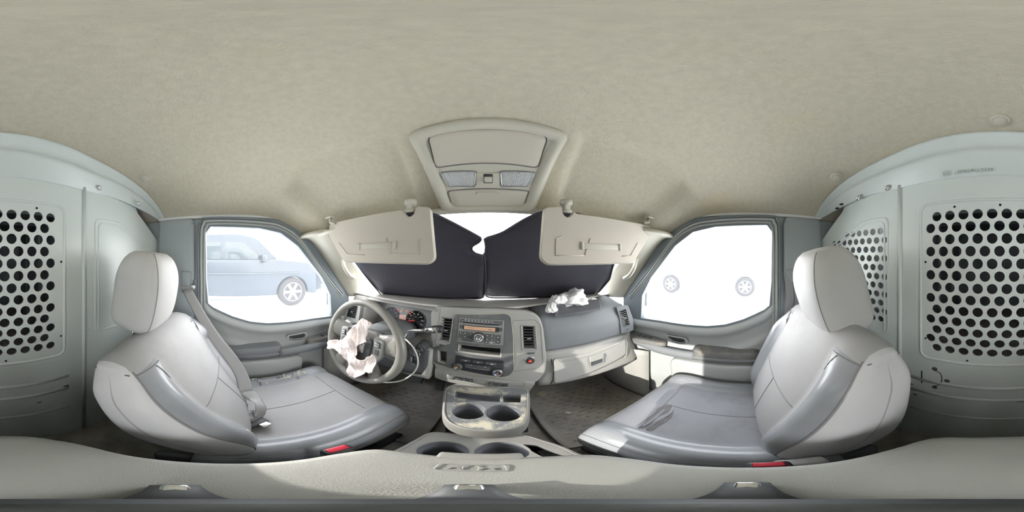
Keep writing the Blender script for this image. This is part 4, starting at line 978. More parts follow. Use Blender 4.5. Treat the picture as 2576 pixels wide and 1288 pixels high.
rc, _, _ = cup_console('cup_holder_tray', 'grey tray with two large cup holders in front of the armrest box', [(-0.135, 0.355), (0.085, 0.352), (0.135, 0.27), (0.145, 0.165), (-0.155, 0.165), (-0.150, 0.27)], -0.69,
    [circ(d1.x, d1.y-0.01, 0.046, 36), circ(d2.x, d2.y-0.01, 0.048, 36), rpoly([P2(1312, 1118), P2(1350, 1120), (0.115, 0.215), (0.083, 0.215)], 0.006)], 0.012, [(d1.x, d1.y-0.01, 0.046, 0.09, 1), (d2.x, d2.y-0.01, 0.048, 0.06, 1)],
    [(0.95, 0, -0.76), (1.05, 0, -0.90), (1.12, 0, FLOOR)], M['darkplastic'], M['consoletrim'], M['consoletrim'])
mb = MB(); mb.box((0.10, 0.235, -0.73), (0.036, 0.06, 0.05), M['slot']); mb.build('pocket', rc)
mb = MB(); mb.grid(lambda i, j: V((lerp(0.10, 0.185, i), lerp(0.40, 0.12, j)-0.06*i, -0.83-0.22*i**1.5+0.03*math.sin(i*PI))), 14, 10, M['darkplastic']); mb.build('side_trim', rc)
mb = MB(); mb.grid(lambda i, j: V((lerp(-0.12, -0.21, i), lerp(0.40, 0.12, j)-0.06*i, -0.83-0.22*i**1.5+0.03*math.sin(i*PI))), 14, 10, M['darkplastic']); mb.build('side_trim', rc)

# small camera tripod standing on the lid, directly below the viewpoint
r = thing('mini_tripod', 'small dark tripod with three metal tipped feet on the armrest lid', 'tripod', (0, 0, LZ))
mb = MB(); mb.lathe([(0.030, LZ+0.012), (0.034, LZ+0.018), (0.034, LZ+0.030), (0.018, LZ+0.036), (0.009, LZ+0.045), (0.008, -0.16), (0, -0.16)], M['darkplastic'], n=28); mb.build('column', r)
for px, py in ((440, 1233), (1180, 1232), (1880, 1226)):
    p = R(px, py, z=LZ+0.008); q = V((p.x*0.35, p.y*0.35, LZ+0.024)); d_ = V((p.x, p.y, 0)).normalized(); T = Frame((0, 0, 0), d_, (-d_.y, d_.x, 0)).mx()
    mb = MB(); mb.tube([q, p+V((0, 0, 0.006)), p+d_*0.012], 0.012, M['darkplastic'], n=10, flat=0.006, up=(0, 0, 1)); lg = mb.build('leg', r)
    mb = MB(); mb.box(p+V((0, 0, 0.006)), (0.026, 0.013, 0.012), M['chrome'], r=0.003, mx=T); lab(mb.build('foot', lg), 'bright metal foot')
# ================================================================== DASHBOARD
dash = thing('dashboard', 'grey dusty dashboard with gauges, radio stack, air vents and glove box', 'dashboard', (0, 0.9, -0.9))
def section(name, xs, prof, m, label=None, fm=None, smooth=True, sub=1):
    mb = MB(); rings = []
    for x in xs:
        p = prof(x); rings.append([V((x, y, z)) for y, z in p])
    n = len(rings[0])
    vs = [q for rg in rings for q in rg]
    mb.loft(rings, m, smooth=smooth, fm=fm)
    o = mb.build(name, dash)
    if label: lab(o, label)
    return o
def dense(keys, n):                                   # dense profile through (y,z) keys with small rounding
    o = rpoly(keys, 0.018, 4); return o
def prof_left(x):
    return dense([(1.10, -0.30), (0.88, -0.262), (0.745-0.10*sm(-0.70, -0.84, x)*0, -0.250), (0.712, -0.262), (0.70, -0.33), (0.668, -0.47), (0.64, -0.56), (0.62, -0.64), (0.76, -0.67), (1.10, -0.66)], 1)
xs = [-0.828, -0.822, -0.80, -0.76, -0.72, -0.675]
def end_round(p, x, x0, x1, cy=0.95, cz=-0.45, k=0.05):   # rounds the outer end
    u = sm(x0, x1, x); return [(y+u*k*(1 if y < cy else 0), z-u*k*0.7*(1 if z > cz else -0.4)) for y, z in p]
section('end_cap', [-0.83, -0.822, -0.80, -0.77, -0.74, -0.70, -0.655], lambda x: end_round(prof_left(x), x, -0.76, -0.83), M['plastic'], 'grey left end of the dashboard')
def prof_cl(x):
    k = math.sin(PI*min(1, max(0, (x+0.66)/0.42)))
    return dense([(1.10, -0.30), (0.88, -0.262), (0.74, -0.249+0.004*k), (0.706, -0.262+0.006*k), (0.73, -0.272+0.006*k), (0.845, -0.285), (0.80, -0.455), (0.69, -0.46), (0.655, -0.485), (0.64, -0.56), (0.62, -0.635), (0.76, -0.66), (1.10, -0.66)], 1)
section('cluster_hood', [-0.66+0.02*k for k in range(22)], prof_cl, M['plastic'], 'hooded opening around the gauges')
def prof_c(x):
    yo = -0.12*x
    k = 0.10*sm(-0.242, -0.215, x)
    return dense([(1.10, -0.30), (0.88, -0.262), (0.78, -0.250), (0.735+yo+k, -0.256), (0.69+yo+k, -0.30), (0.655+yo+k, -0.45), (0.63+yo+k, -0.62), (0.72, -0.66), (1.10, -0.66)], 1)
section('center_body', [-0.242, -0.235, -0.228, -0.215]+[-0.20+0.042*k for k in range(11)], prof_c, M['plastic'])
def prof_p(x):
    yo = -0.12*(x-0.2)-0.024
    return dense([(1.10, -0.30), (0.93, -0.262), (0.80, -0.262), (0.745+yo, -0.295), (0.705+yo, -0.37), (0.685+yo, -0.462), (0.71+yo, -0.474), (0.69+yo, -0.484), (0.672+yo, -0.56), (0.635+yo, -0.665), (0.72+yo, -0.70), (1.10, -0.66)], 1)
np_ = len(prof_p(0.3))
def fmp(i, j):
    pr = prof_p(0.3); z = (pr[j][1]+pr[(j+1) % np_][1])/2
    return M['pad'] if z > -0.474 else M['plastic']
section('passenger_side', [0.20, 0.26, 0.32, 0.40, 0.48, 0.56, 0.64, 0.69, 0.73, 0.76, 0.78, 0.79, 0.793], lambda x: end_round(prof_p(x), x, 0.70, 0.80, k=0.07), M['plastic'], 'slate grey pad above the glove box', fm=fmp)
# top pad
def top_pt(i, j):
    x = lerp(-0.81, 0.77, i); y0 = 0.735 if x < -0.22 else lerp(0.735, 0.80, sm(0.1, 0.3, x)); y = lerp(y0, 1.06-0.14*(abs(x)/0.8)**2, j)
    return V((x, y, lerp(-0.2465, -0.288, j**1.6)+0.004*math.sin(j*PI)-0.012*sm(0.1, 0.3, x)*(1-j)))
mb = MB(); mb.grid(top_pt, 60, 20, M['dash_top']); tp = mb.build('top_pad', dash, solid=0.006, soff=0)
mb = MB(); mb.grid(lambda i, j: V((lerp(-0.52, 0.50, i), lerp(0.945, 0.985, j), -0.268)), 3, 3, M['darkplastic'], smooth=False); lab(mb.build('demister_grille', dash, solid=0.004), 'dark demister strip')

FC = Frame((0, 0.668, -0.42), (1, -0.12, 0), (0, 0.165, 1))
FL2 = Frame((-0.45, 0.655, -0.50), (1, 0.0, 0), (0, 0.16, 1))
def px(F, pts): return [F.pix(*p) for p in pts]
def panel(mb, pts, F, top, th, m, r=0.004, bevel=0.001, holes=(), raw=False):
    P = pts if raw else px(F, pts)
    mb.plate(rpoly(P, r, 5), holes, max(0.0004, th-2*bevel), m, F.fn(top-th/2), bevel=bevel, smooth=False)
def shrink(P, k):
    cx = sum(a for a, b in P)/len(P); cy = sum(b for a, b in P)/len(P); return [(cx+(a-cx)*k, cy+(b-cy)*k) for a, b in P]
def well(name, F, P, top, depth, parent, m=None):
    """open box behind a hole"""
    m = m or M['slot']; mb = MB(); P = shrink(P, 0.97); o = P
    mb.loft([[F(a, b, top) for a, b in o], [F(a, b, top-depth) for a, b in shrink(o, 0.97)]], m, caps=False)
    mb.plate(shrink(o, 0.98), [], 0.001, m, F.fn(top-depth)); return mb.build(name, parent)
def vent(F, quad, top, nsl, horizontal, parent, label, ringm=None, dep=0.028):
    P = px(F, quad); root = well('air_vent', F, rpoly(P, 0.006), top-0.001, dep, parent); lab(root, label)
    mb = MB(); mb.tube([F(a, b, top) for a, b in rpoly(P, 0.006)], 0.0022, ringm or M['plastic'], n=6, closed=True); mb.build('vent_rim', root)
    for k in range(nsl):
        t = (k+0.5)/nsl
        if horizontal: a = [lerp(P[0][i], P[3][i], t) for i in (0, 1)]; b = [lerp(P[1][i], P[2][i], t) for i in (0, 1)]
        mb = MB(); A = F(a[0], a[1], top-0.006); B = F(b[0], b[1], top-0.006); mid = (A+B)/2; L = (B-A).length
        T = Matrix((((B-A).normalized()), (F.n*0.80+F.u*0.45).normalized(), (B-A).normalized().cross((F.n*0.80+F.u*0.45).normalized()))).transposed()
        mb.box(mid, (L*0.97, 0.011, 0.0022), M['btn'] if ringm is None else M['fascia'], r=0.0008, mx=T); mb.build('slat', root)
    t = 0.52; a = [lerp(P[0][i], P[3][i], t) for i in (0, 1)]; b = [lerp(P[1][i], P[2][i], t) for i in (0, 1)]
    mb = MB(); mb.box(F((a[0]+b[0])/2, (a[1]+b[1])/2, top), (0.018, 0.006, 0.010), M['fascia'], r=0.002, mx=F.mx()); mb.build('vane_tab', root)
    return root
hR = [(1311, 818), (1347, 819), (1351, 880), (1314, 881)]
hL = [(1111, 797), (1141, 800), (1132, 863), (1102, 857)]
hP = [(1151, 863), (1264, 874), (1263, 900), (1149, 885)]
hS = [(1100, 880), (1126, 883), (1126, 917), (1101, 911)]
hole_px = [rpoly(px(FC, h), 0.005) for h in (hR, hL, hP, hS)]
mb = MB()
panel(mb, [(1086, 786), (1098, 774), (1150, 777), (1250, 780), (1322, 785), (1352, 796), (1362, 822), (1371, 900), (1368, 938), (1346, 962), (1300, 972), (1240, 966), (1116, 944), (1098, 928), (1088, 860)], FC, 0.0, 0.05, M['plastic'], r=0.03, bevel=0.008, holes=hole_px)
stack = lab(mb.build('center_stack', dash), 'raised grey centre stack')
mb = MB(); mb.tube([FC(a, b, 0.0005) for a, b in rpoly(px(FC, [(1289, 806), (1346, 804), (1360, 818), (1366, 912), (1352, 926), (1290, 934)]), 0.012)], 0.0010, M['seam'], n=6, closed=True)
mb.build('panel_seam', stack); mb = MB(); mb.tube([FC(a, b, 0.0005) for a, b in px(FC, [(1108, 776), (1105, 800), (1094, 868)])], 0.0010, M['seam'], n=6)
mb.build('panel_seam', stack)
mb = MB()                                                # fascia, upper grey and lower dark half
panel(mb, [(1145, 790), (1272, 789), (1284, 798), (1289, 850), (1291, 930), (1280, 944), (1262, 947), (1180, 934), (1091, 911), (1088, 874), (1136, 866)], FC, 0.004, 0.006, M['stackdark'], r=0.012, bevel=0.0015, holes=hole_px[2:])
lab(mb.build('fascia', stack), 'dusty dark fascia')
mb = MB(); mb.tube([FC(a, b, 0.0035) for a, b in rpoly(px(FC, [(1144, 789), (1273, 788), (1286, 797), (1291, 850), (1293, 931), (1281, 946), (1262, 949), (1180, 936), (1090, 913)]), 0.012)], 0.0016, M['trim_warm'], n=6, closed=False); mb.build('fascia_edge', stack)
well('storage_slot', FC, hole_px[2], 0.003, 0.07, stack, M['black']); well('small_pocket', FC, hole_px[3], 0.003, 0.03, stack, M['black'])
vent(FC, hR, 0.001, 9, True, dash, 'black slatted vent right of the radio'); vent(FC, hL, 0.001, 9, True, dash, 'black slatted vent left of the radio')
mb = MB(); mb.box(FC(*FC.pix(1336, 888), 0.002), (0.028, 0.008, 0.006), M['btn'], r=0.002, mx=FC.mx()); mb.build('thumbwheel', stack); mb = MB(); mb.box(FC(*FC.pix(1112, 868), 0.002), (0.022, 0.007, 0.006), M['btn'], r=0.002, mx=FC.mx()); mb.build('thumbwheel', stack)
# hazard button
a, b = FC.pix(1333, 906); mb = MB(); mb.lathe([(0.021, 0), (0.021, 0.003), (0.0175, 0.006), (0.0165, 0.004)], M['silver'], FC(a, b, 0), FC.mx(), n=32); mb.lathe([(0.0165, 0.002), (0.016, 0.007), (0.012, 0.009), (0, 0.0095)], M['black'], FC(a, b, 0), FC.mx(), n=28)
hz = mb.build('hazard_button', dash)
mb = MB()
tri = [(0, 0.009), (-0.009, -0.006), (0.009, -0.006)]
mb.plate(rpoly(tri, 0.002), [rpoly(shrink(tri, 0.55), 0.001)], 0.001, M['redlamp'], FC.fn(0.0105, a, b)); mb.plate(shrink(tri, 0.4), [], 0.001, M['redlamp'], FC.fn(0.0105, a, b)); lab(mb.build('triangle', hz), 'red warning triangle')

# radio
RQ = [(1158, 798), (1268, 806), (1265, 867), (1151, 857)]
mb = MB(); panel(mb, RQ, FC, 0.0085, 0.008, M['fascia'], r=0.003, bevel=0.0015); radio = lab(mb.build('radio', dash), 'double height radio with round volume knob')
o, ux, uy = V(FC.pix(1158, 798)), V(FC.pix(1268, 806))-V(FC.pix(1158, 798)), V(FC.pix(1151, 857))-V(FC.pix(1158, 798))
def rp(u, v): p = o+ux*u+uy*v; return (p.x, p.y)
def rbox(mb, u0, v0, u1, v1, c, th, m, r=0.0015, bv=0.0006):
    mb.plate(rpoly([rp(u0, v0), rp(u1, v0), rp(u1, v1), rp(u0, v1)], r, 3), [], max(0.0003, th-2*bv), m, FC.fn(c-th/2), bevel=bv)
mb = MB(); rbox(mb, 0.08, 0.145, 0.90, 0.185, 0.0092, 0.001, M['slot']); rbox(mb, 0.03, 0.03, 0.97, 0.10, 0.0090, 0.001, M['btn']); mb.build('disc_slot', radio)
mb = MB(); rbox(mb, 0.10, 0.27, 0.90, 0.45, 0.0100, 0.002, M['black']); rbox(mb, 0.13, 0.295, 0.82, 0.43, 0.0108, 0.001, M['amber']); 
def rtext(mb, s_, u, v, size, m, c=0.0112):
    a, b = rp(u, v); ang = math.atan2(ux.y, ux.x)
    mb.text(s_, size, m, lambda x, y, z: FC(a+x*math.cos(ang)-y*math.sin(ang), b+x*math.sin(ang)+y*math.cos(ang), c+z), th=0.0002)
rtext(mb, '1 RADIO', 0.28, 0.36, 0.008, M['fascia']); rtext(mb, '8:44', 0.72, 0.37, 0.009, M['dark_clip'])
lab(mb.build('display', radio), 'amber display strip')
mb = MB()
for u0, v0, u1, v1 in ((0.02, 0.56, 0.10, 0.90), (0.12, 0.54, 0.22, 0.66), (0.12, 0.69, 0.22, 0.81), (0.24, 0.56, 0.34, 0.66), (0.24, 0.69, 0.34, 0.81), (0.12, 0.84, 0.36, 0.93), (0.62, 0.56, 0.70, 0.68), (0.62, 0.71, 0.70, 0.83), (0.62, 0.86, 0.70, 0.95),
                      (0.72, 0.56, 0.82, 0.68), (0.72, 0.71, 0.82, 0.83), (0.85, 0.58, 0.95, 0.92), (0.03, 0.29, 0.085, 0.42), (0.915, 0.28, 0.97, 0.42)):
    rbox(mb, u0, v0, u1, v1, 0.0105, 0.002, M['btn']); mb.build('radio_button', radio); mb = MB()
for k in range(9): rbox(mb, 0.13+0.075*k, 0.05, 0.16+0.075*k, 0.075, 0.0094, 0.001, M['white'], r=0.0003, bv=0.0001)
for u, v in ((0.06, 0.62), (0.06, 0.85), (0.66, 0.62), (0.66, 0.77), (0.66, 0.9), (0.77, 0.62), (0.77, 0.77), (0.17, 0.6), (0.29, 0.61), (0.17, 0.75), (0.9, 0.66), (0.9, 0.84)): rbox(mb, u-0.014, v-0.012, u+0.014, v+0.012, 0.0112, 0.0008, M['white'], r=0.0003, bv=0.0001)
for u, v in ((0.035, 0.15), (0.94, 0.15)): mb.lathe([(0.0045, 0), (0.0042, 0.004), (0, 0.0045)], M['btn'], FC(*rp(u, v), 0.0085), FC.mx(), n=16)
mb.build('print_marks', radio)
a, b = FC.pix(1206, 847)
mb = MB(); mb.lathe([(0.026, 0), (0.0255, 0.003), (0.022, 0.004)], M['black'], FC(a, b, 0.0085), FC.mx(), n=40); mb.lathe([(0.0215, 0), (0.021, 0.013), (0.018, 0.0155), (0.016, 0.0135)], M['silver'], FC(a, b, 0.0085), FC.mx(), n=40)
mb.lathe([(0.016, 0.013), (0.011, 0.014)], M['black'], FC(a, b, 0.0085), FC.mx(), n=32); mb.lathe([(0.011, 0.013), (0.0105, 0.0165), (0.0085, 0.0165), (0.0082, 0.0150), (0, 0.0155)], M['silver'], FC(a, b, 0.0085), FC.mx(), n=32)
lab(mb.build('volume_knob', radio), 'silver ringed volume knob')
mb = MB(); a, b = rp(0.76, 0.9); mb.lathe([(0.0045, 0), (0.0045, 0.002), (0.003, 0.0025), (0.0025, 0.0005), (0, 0.0005)], M['silver'], FC(a, b, 0.0085), FC.mx(), n=20); mb.build('aux_socket', radio)

# climate panel
mb = MB(); panel(mb, [(1148, 893), (1266, 907), (1264, 945), (1180, 932), (1146, 925)], FC, 0.0065, 0.004, M['black'], r=0.003, bevel=0.0008); cl = lab(mb.build('climate_panel', dash), 'black climate control panel with two dials')
mb = MB()
for q in ([(1161, 901), (1184, 904), (1183, 909), (1160, 906)], [(1192, 905), (1216, 908), (1215, 913), (1191, 910)], [(1223, 909), (1249, 912), (1248, 917), (1222, 914)], [(1171, 914), (1202, 918), (1202, 924), (1171, 920)], [(1203, 918), (1234, 922), (1233, 929), (1203, 924)]):
    mb = MB(); panel(mb, q, FC, 0.009, 0.003, M['btn'], r=0.001, bevel=0.0006); mb.build('climate_button', cl)
mb = MB()
for (x_, y_, w_) in ((1173, 905.5, 0.008), (1204, 910, 0.008), (1238, 914, 0.010), (1221, 921, 0.006), (1187, 917, 0.004)):
    a, b = FC.pix(x_, y_); mb.plate(rrect(a, b, w_, 0.0038, 0.0018, 3), [], 0.0008, M['white'], FC.fn(0.0095))
a, b = FC.pix(1181, 916); mb.plate(rrect(a, b, 0.005, 0.002, 0.0008, 2), [], 0.0008, M['orange'], FC.fn(0.0096))
mb.tube([FC(*FC.pix(1171, 921), 0.0092), FC(*FC.pix(1233, 929.5), 0.0092)], 0.0007, M['white'], n=5)
mb.build('print_marks', cl)
for (x_, y_, rr, nm, mk) in ((1153, 920, 0.0185, 'fan', 'orange'), (1252, 935, 0.0200, 'temp', 'red')):
    a, b = FC.pix(x_, y_); mb = MB()
    mb.lathe([(rr+0.002, 0), (rr, 0.004), (rr-0.001, 0.012), (rr-0.004, 0.0145), (rr-0.005, 0.012)], M['silver'] if nm == 'temp' else M['btn'], FC(a, b, 0.0065), FC.mx(), n=36)
    mb.lathe([(rr-0.004, 0.012), (rr-0.005, 0.0135), (rr-0.0065, 0.0135), (rr-0.007, 0.0115)], M['silver'], FC(a, b, 0.0065), FC.mx(), n=36); mb.lathe([(rr-0.006, 0.0118), (0, 0.0122)], M['black'], FC(a, b, 0.0065), FC.mx(), n=30)
    kn = lab(mb.build('dial_knob', cl), 'silver ringed climate dial')
    mb = MB()
    if nm == 'fan': mb.plate(circ(a, b, 0.0035, 12), [], 0.0008, M['orange'], FC.fn(0.0190))
    else:
        mb.tube([FC(a+0.012*math.cos(t), b+0.012*math.sin(t), 0.0188) for t in [PI*(-0.42+0.84*k/10) for k in range(11)]], 0.0016, M['red'], n=6)
        mb.tube([FC(a+0.012*math.cos(t), b+0.012*math.sin(t), 0.0188) for t in [PI*(0.75+0.45*k/10) for k in range(11)]], 0.0014, M['blue'], n=6)
        mb.plate(rrect(a, b, 0.006, 0.003, 0.001, 2), [], 0.0008, M['white'], FC.fn(0.0190))
    mb.build('dial_mark', kn)
# switch strip under the stack
FB = Frame((0, 0.637, -0.60), (1, -0.12, 0), (0, 0.20, 1))
mb = MB(); panel(mb, [(1096, 926), (1200, 948), (1345, 962), (1328, 985), (1318, 982), (1200, 972), (1112, 954), (1096, 948)], FB, 0.006, 0.05, M['plastic'], r=0.006, bevel=0.003)
mb.tube([FB(a, b, 0.0062) for a, b in rpoly(px(FB, [(1115, 933), (1200, 945), (1300, 956), (1320, 961), (1317, 974), (1305, 978), (1200, 967), (1114, 951)]), 0.006)], 0.0008, M['seam'], n=5, closed=True)
stp = lab(mb.build('switch_strip', dash), 'grey strip of small square switches')
for k, (x_, y_) in enumerate(((1154, 950), (1169.5, 952.5), (1185, 955), (1236.5, 962), (1253.5, 964), (1271, 966))):
    a, b = FB.pix(x_, y_); mb = MB(); mb.box(FB(a, b, 0.008), (0.0205, 0.0195, 0.006), M['btn'], r=0.002, mx=FB.mx())
    if k in (1, 2, 3): mb.plate(rrect(a, b+0.003, 0.008, 0.0015, 0.0005, 1), [], 0.0005, M['white'], FB.fn(0.0113)); mb.plate(rrect(a, b-0.004, 0.007, 0.002, 0.0005, 1), [], 0.0005, M['white'], FB.fn(0.0113))
    mb.build('switch', stp)
a, b = FB.pix(1134, 946); mb = MB(); mb.lathe([(0.0155, 0), (0.015, 0.004), (0.011, 0.006), (0, 0.006)], M['fascia'], FB(a, b, 0.006), FB.mx(), n=28); mb.build('power_socket', stp)
mb = MB(); mb.tube([FB(a, b, 0.0062) for a, b in px(FB, [(1199, 952), (1223, 955), (1222, 967), (1198, 963)])], 0.0006, M['seam'], n=5, closed=True); mb.build('blank_cover', stp)

# gauge cluster
FG = Frame((-0.45, 0.815, -0.375), (1, 0.0, 0), (0, 0.22, 1))
mb = MB(); mb.plate(rrect(0.0, -0.005, 0.405, 0.175, 0.03), [], 0.02, M['bezel_ip'], FG.fn(-0.01), bevel=0.002)
cg = lab(mb.build('gauge_cluster', dash), 'grey gauge cluster behind the steering wheel')
sa, sb = FG.pix(1046, 806)
mb = MB()
def dial(mb, ca, cb, rr, nums, a0, a1, nt_, fs):
    mb.lathe([(rr+0.003, 0), (rr+0.003, 0.006), (rr, 0.006), (rr, 0.003)], M['btn'], FG(ca, cb, 0), FG.mx(), n=48); mb.lathe([(rr, 0.003), (0, 0.003)], M['dial'], FG(ca, cb, 0), FG.mx(), n=48)
    for k in range(nt_):
        t = lerp(a0, a1, k/(nt_-1)); r0 = rr*(0.86 if k % 2 == 0 else 0.90)
        mb.tube([FG(ca+r0*math.cos(t), cb+r0*math.sin(t), 0.0036), FG(ca+rr*0.97*math.cos(t), cb+rr*0.97*math.sin(t), 0.0036)], 0.0008, M['white'], n=4)
    for k, s_ in enumerate(nums):
        t = lerp(a0, a1, k/(len(nums)-1)); mb.text(s_, fs, M['white'], FG.fn(0.004, ca+rr*0.68*math.cos(t), cb+rr*0.68*math.sin(t)), th=0.0002)
dial(mb, sa, sb, 0.058, ['0', '20', '40', '60', '80', '100', '120', '140'], math.radians(208), math.radians(-28), 15, 0.0105)
mb.text('MPH', 0.006, M['white'], FG.fn(0.004, sa, sb+0.022), th=0.0002)
mb.lathe([(0.006, 0.003), (0.006, 0.008), (0, 0.009)], M['black'], FG(sa, sb, 0), FG.mx(), n=20)
sp = lab(mb.build('speedometer', cg), 'round speedometer with white numerals')
mb = MB(); t = math.radians(192); mb.tube([FG(sa, sb, 0.007), FG(sa+0.050*math.cos(t), sb+0.050*math.sin(t), 0.006)], [0.0018, 0.0008], M['redlamp'], n=6); lab(mb.build('needle', cg), 'red needle')
ta, tb = FG.pix(972, 797)
mb = MB(); ta = sa-0.158; tb = sb+0.002
dial(mb, ta, tb, 0.052, ['0', '1', '2', '3', '4', '5', '6', '7'], math.radians(208), math.radians(-28), 15, 0.0105); mb.build('tachometer', cg)
mb = MB(); t = math.radians(200); mb.tube([FG(ta, tb, 0.007), FG(ta+0.046*math.cos(t), tb+0.046*math.sin(t), 0.006)], [0.0018, 0.0008], M['redlamp'], n=6); lab(mb.build('needle', cg), 'red needle')
mb = MB(); panel(mb, [(1006, 792), (1023, 793), (1020, 823), (1003, 820)], FG, 0.006, 0.005, M['lcd'], r=0.002); lab(mb.build('trip_screen', cg), 'pale pink trip screen')
for (x_, y_, mm, w_) in ((1000, 778, 'redlamp', 0.010), (1003, 783, 'redlamp', 0.006), (1009, 783.5, 'amberlamp', 0.006), (1012, 779, 'amberlamp', 0.006), (1024, 782, 'redlamp', 0.009), (1032, 788.5, 'redlamp', 0.009), (1037, 785, 'amberlamp', 0.008)):
    a, b = FG.pix(x_, y_); mb = MB(); mb.plate(rrect(a, b, w_, 0.006, 0.002, 3), [], 0.001, M[mm], FG.fn(0.0035)); mb.build('warning_lamp', cg)

# left outer vent
FV2 = Frame((-0.75, 0.690, -0.36), (1, -0.05, 0), (0, 0.16, 1))
mb = MB(); panel(mb, [(886, 756), (913, 762), (904, 826), (872, 818), (870, 800)], FV2, 0.016, 0.016, M['plastic'], r=0.006, holes=[rpoly(px(FV2, [(884, 766), (906, 770), (899, 802), (876, 796)]), 0.006)])
mb.build('vent_panel', dash)
vent(FV2, [(884, 766), (906, 770), (899, 802), (876, 796)], 0.016, 7, True, dash, 'black slatted vent at the left end', None, 0.014)
mb = MB(); mb.box(FV2(*FV2.pix(888, 806), 0.016), (0.022, 0.008, 0.006), M['btn'], r=0.002, mx=FV2.mx()); mb.build('thumbwheel', dash)
# right outer vent
FV3 = Frame((0.745, 0.695-0.12*0.55-0.024-0.003, -0.40), (1, -0.30, 0), (0, 0.28, 1))
mb = MB(); panel(mb, [(1548, 772), (1576, 768), (1588, 800), (1590, 830), (1560, 838), (1556, 800)], FV3, 0.016, 0.02, M['pad'], r=0.010, bevel=0.002, holes=[rpoly(px(FV3, [(1555, 781), (1571, 776), (1581, 817), (1566, 822)]), 0.004)]); mb.build('vent_panel', dash)
vent(FV3, [(1555, 781), (1571, 776), (1581, 817), (1566, 822)], 0.016, 9, True, dash, 'black slatted vent at the right end', M['pad'], 0.013)
mb = MB(); mb.box(FV3(*FV3.pix(1575, 827), 0.016), (0.014, 0.006, 0.004), M['btn'], r=0.002, mx=FV3.mx()); mb.build('thumbwheel', dash)
# glove box door and handle
FGB = Frame((0.50, 0.675-0.12*0.30-0.034, -0.54), (1, -0.12, 0), (0, 0.28, 1))
mb = MB()
panel(mb, [(1395, 904), (1480, 890), (1560, 860), (1572, 853), (1573, 889), (1560, 899), (1470, 941), (1396, 962)], FGB, 0.004, 0.008, M['plastic'], r=0.010, bevel=0.003)
mb.tube([FGB(a, b, 0.004) for a, b in px(FGB, [(1402, 902), (1409, 910), (1480, 896), (1555, 867), (1563, 858)])], 0.0010, M['seam'], n=6)
gb = lab(mb.build('glove_box_door', dash), 'light grey glove box door')
mb = MB(); mb.tube([FGB(a, b, 0.002) for a, b in px(FGB, [(1386, 903), (1392, 922), (1391, 955), (1384, 966)])], 0.0022, M['slot'], n=6)
mb.build('door_gap', gb); mb = MB(); mb.tube([FGB(a, b, 0.002) for a, b in px(FGB, [(1571, 846), (1577, 862), (1576, 890), (1570, 899)])], 0.0016, M['trim_warm'], n=6); mb.build('door_gap', gb)
mb = MB(); hq = [(1482, 897), (1514, 890), (1515, 910), (1484, 921)]
panel(mb, hq, FGB, 0.008, 0.006, M['darkplastic'], r=0.003); mb.build('handle_recess', gb)
mb = MB(); panel(mb, [(1482, 897), (1514, 890), (1514, 899), (1483, 909)], FGB, 0.014, 0.008, M['plastic'], r=0.003, bevel=0.002); mb.tube([FGB(a, b, 0.009) for a, b in rpoly(px(FGB, hq), 0.003)], 0.0018, M['plastic'], n=6, closed=True); mb.build('handle', gb)
# burst airbag door flap and cloth on top of the right side
mb = MB()
fl = [R(1396, 795, y=0.690), R(1450, 787, y=0.660), R(1511, 777, y=0.635), R(1508, 754, y=0.70), R(1460, 757, y=0.74), R(1438, 768, y=0.73), R(1397, 764, y=0.74)]
mb.loft([[p+V((0, 0, 0.004)) for p in fl], [p-V((0, 0.004, 0.006)) for p in fl]], M['flap'], smooth=False); lab(mb.build('airbag_flap', dash, bevel=0.002), 'torn open slate grey airbag flap')

# ================================================================== deployed airbag cloth on the dash
def crumple(name, label, cat, c, rad, mt, seed, ridge=0.35, n=5):
    bm = bmesh.new(); bmesh.ops.create_icosphere(bm, subdivisions=n, radius=1)
    off = V((seed*3.1, seed*1.7, seed))
    for v in bm.verts:
        d = v.co.normalized(); a = noise.ridged_multi_fractal(d*1.6+off, 0.9, 2.1, 5, 0.9, 2.0); b = noise.noise(d*1.3+off*2)
        k = 0.72+ridge*(a-1.0)*0.45+0.30*b
        v.co = V((d.x*rad[0], d.y*rad[1], d.z*rad[2] if d.z > 0 else d.z*rad[2]*0.4))*k+V(c)
    mb = MB(); bm.verts.index_update(); mb.add([v.co for v in bm.verts], [[v.index for v in f.verts] for f in bm.faces], mt, True); bm.free()
    return mb
bag = thing('airbag_cloth', 'crumpled white airbag cloth lying on the right side of the dashboard', 'airbag', (0.44, 0.79, -0.26))
mb = crumple('', '', '', R(1440, 756, y=0.76)+V((0, 0, 0.0)), (0.135, 0.095, 0.088), M['tissue'], 2)
mb.build('cloth', bag)
mb = crumple('', '', '', R(1402, 757, y=0.72), (0.055, 0.05, 0.045), M['tissue'], 5)
mb2 = crumple('', '', '', R(1388, 779, y=0.69), (0.036, 0.03, 0.050), M['tissue'], 8)
b0 = len(mb.v); mb.v += mb2.v; mb.f += [[i+b0 for i in f] for f in mb2.f]; mb.m += mb2.m; mb.sm += mb2.sm
lab(mb.build('hanging_edge', bag), 'loose edge of the cloth hanging over the flap')
mb = crumple('', '', '', R(1484, 758, y=0.76), (0.065, 0.04, 0.030), M['tissue'], 11); mb.build('loose_end', bag)

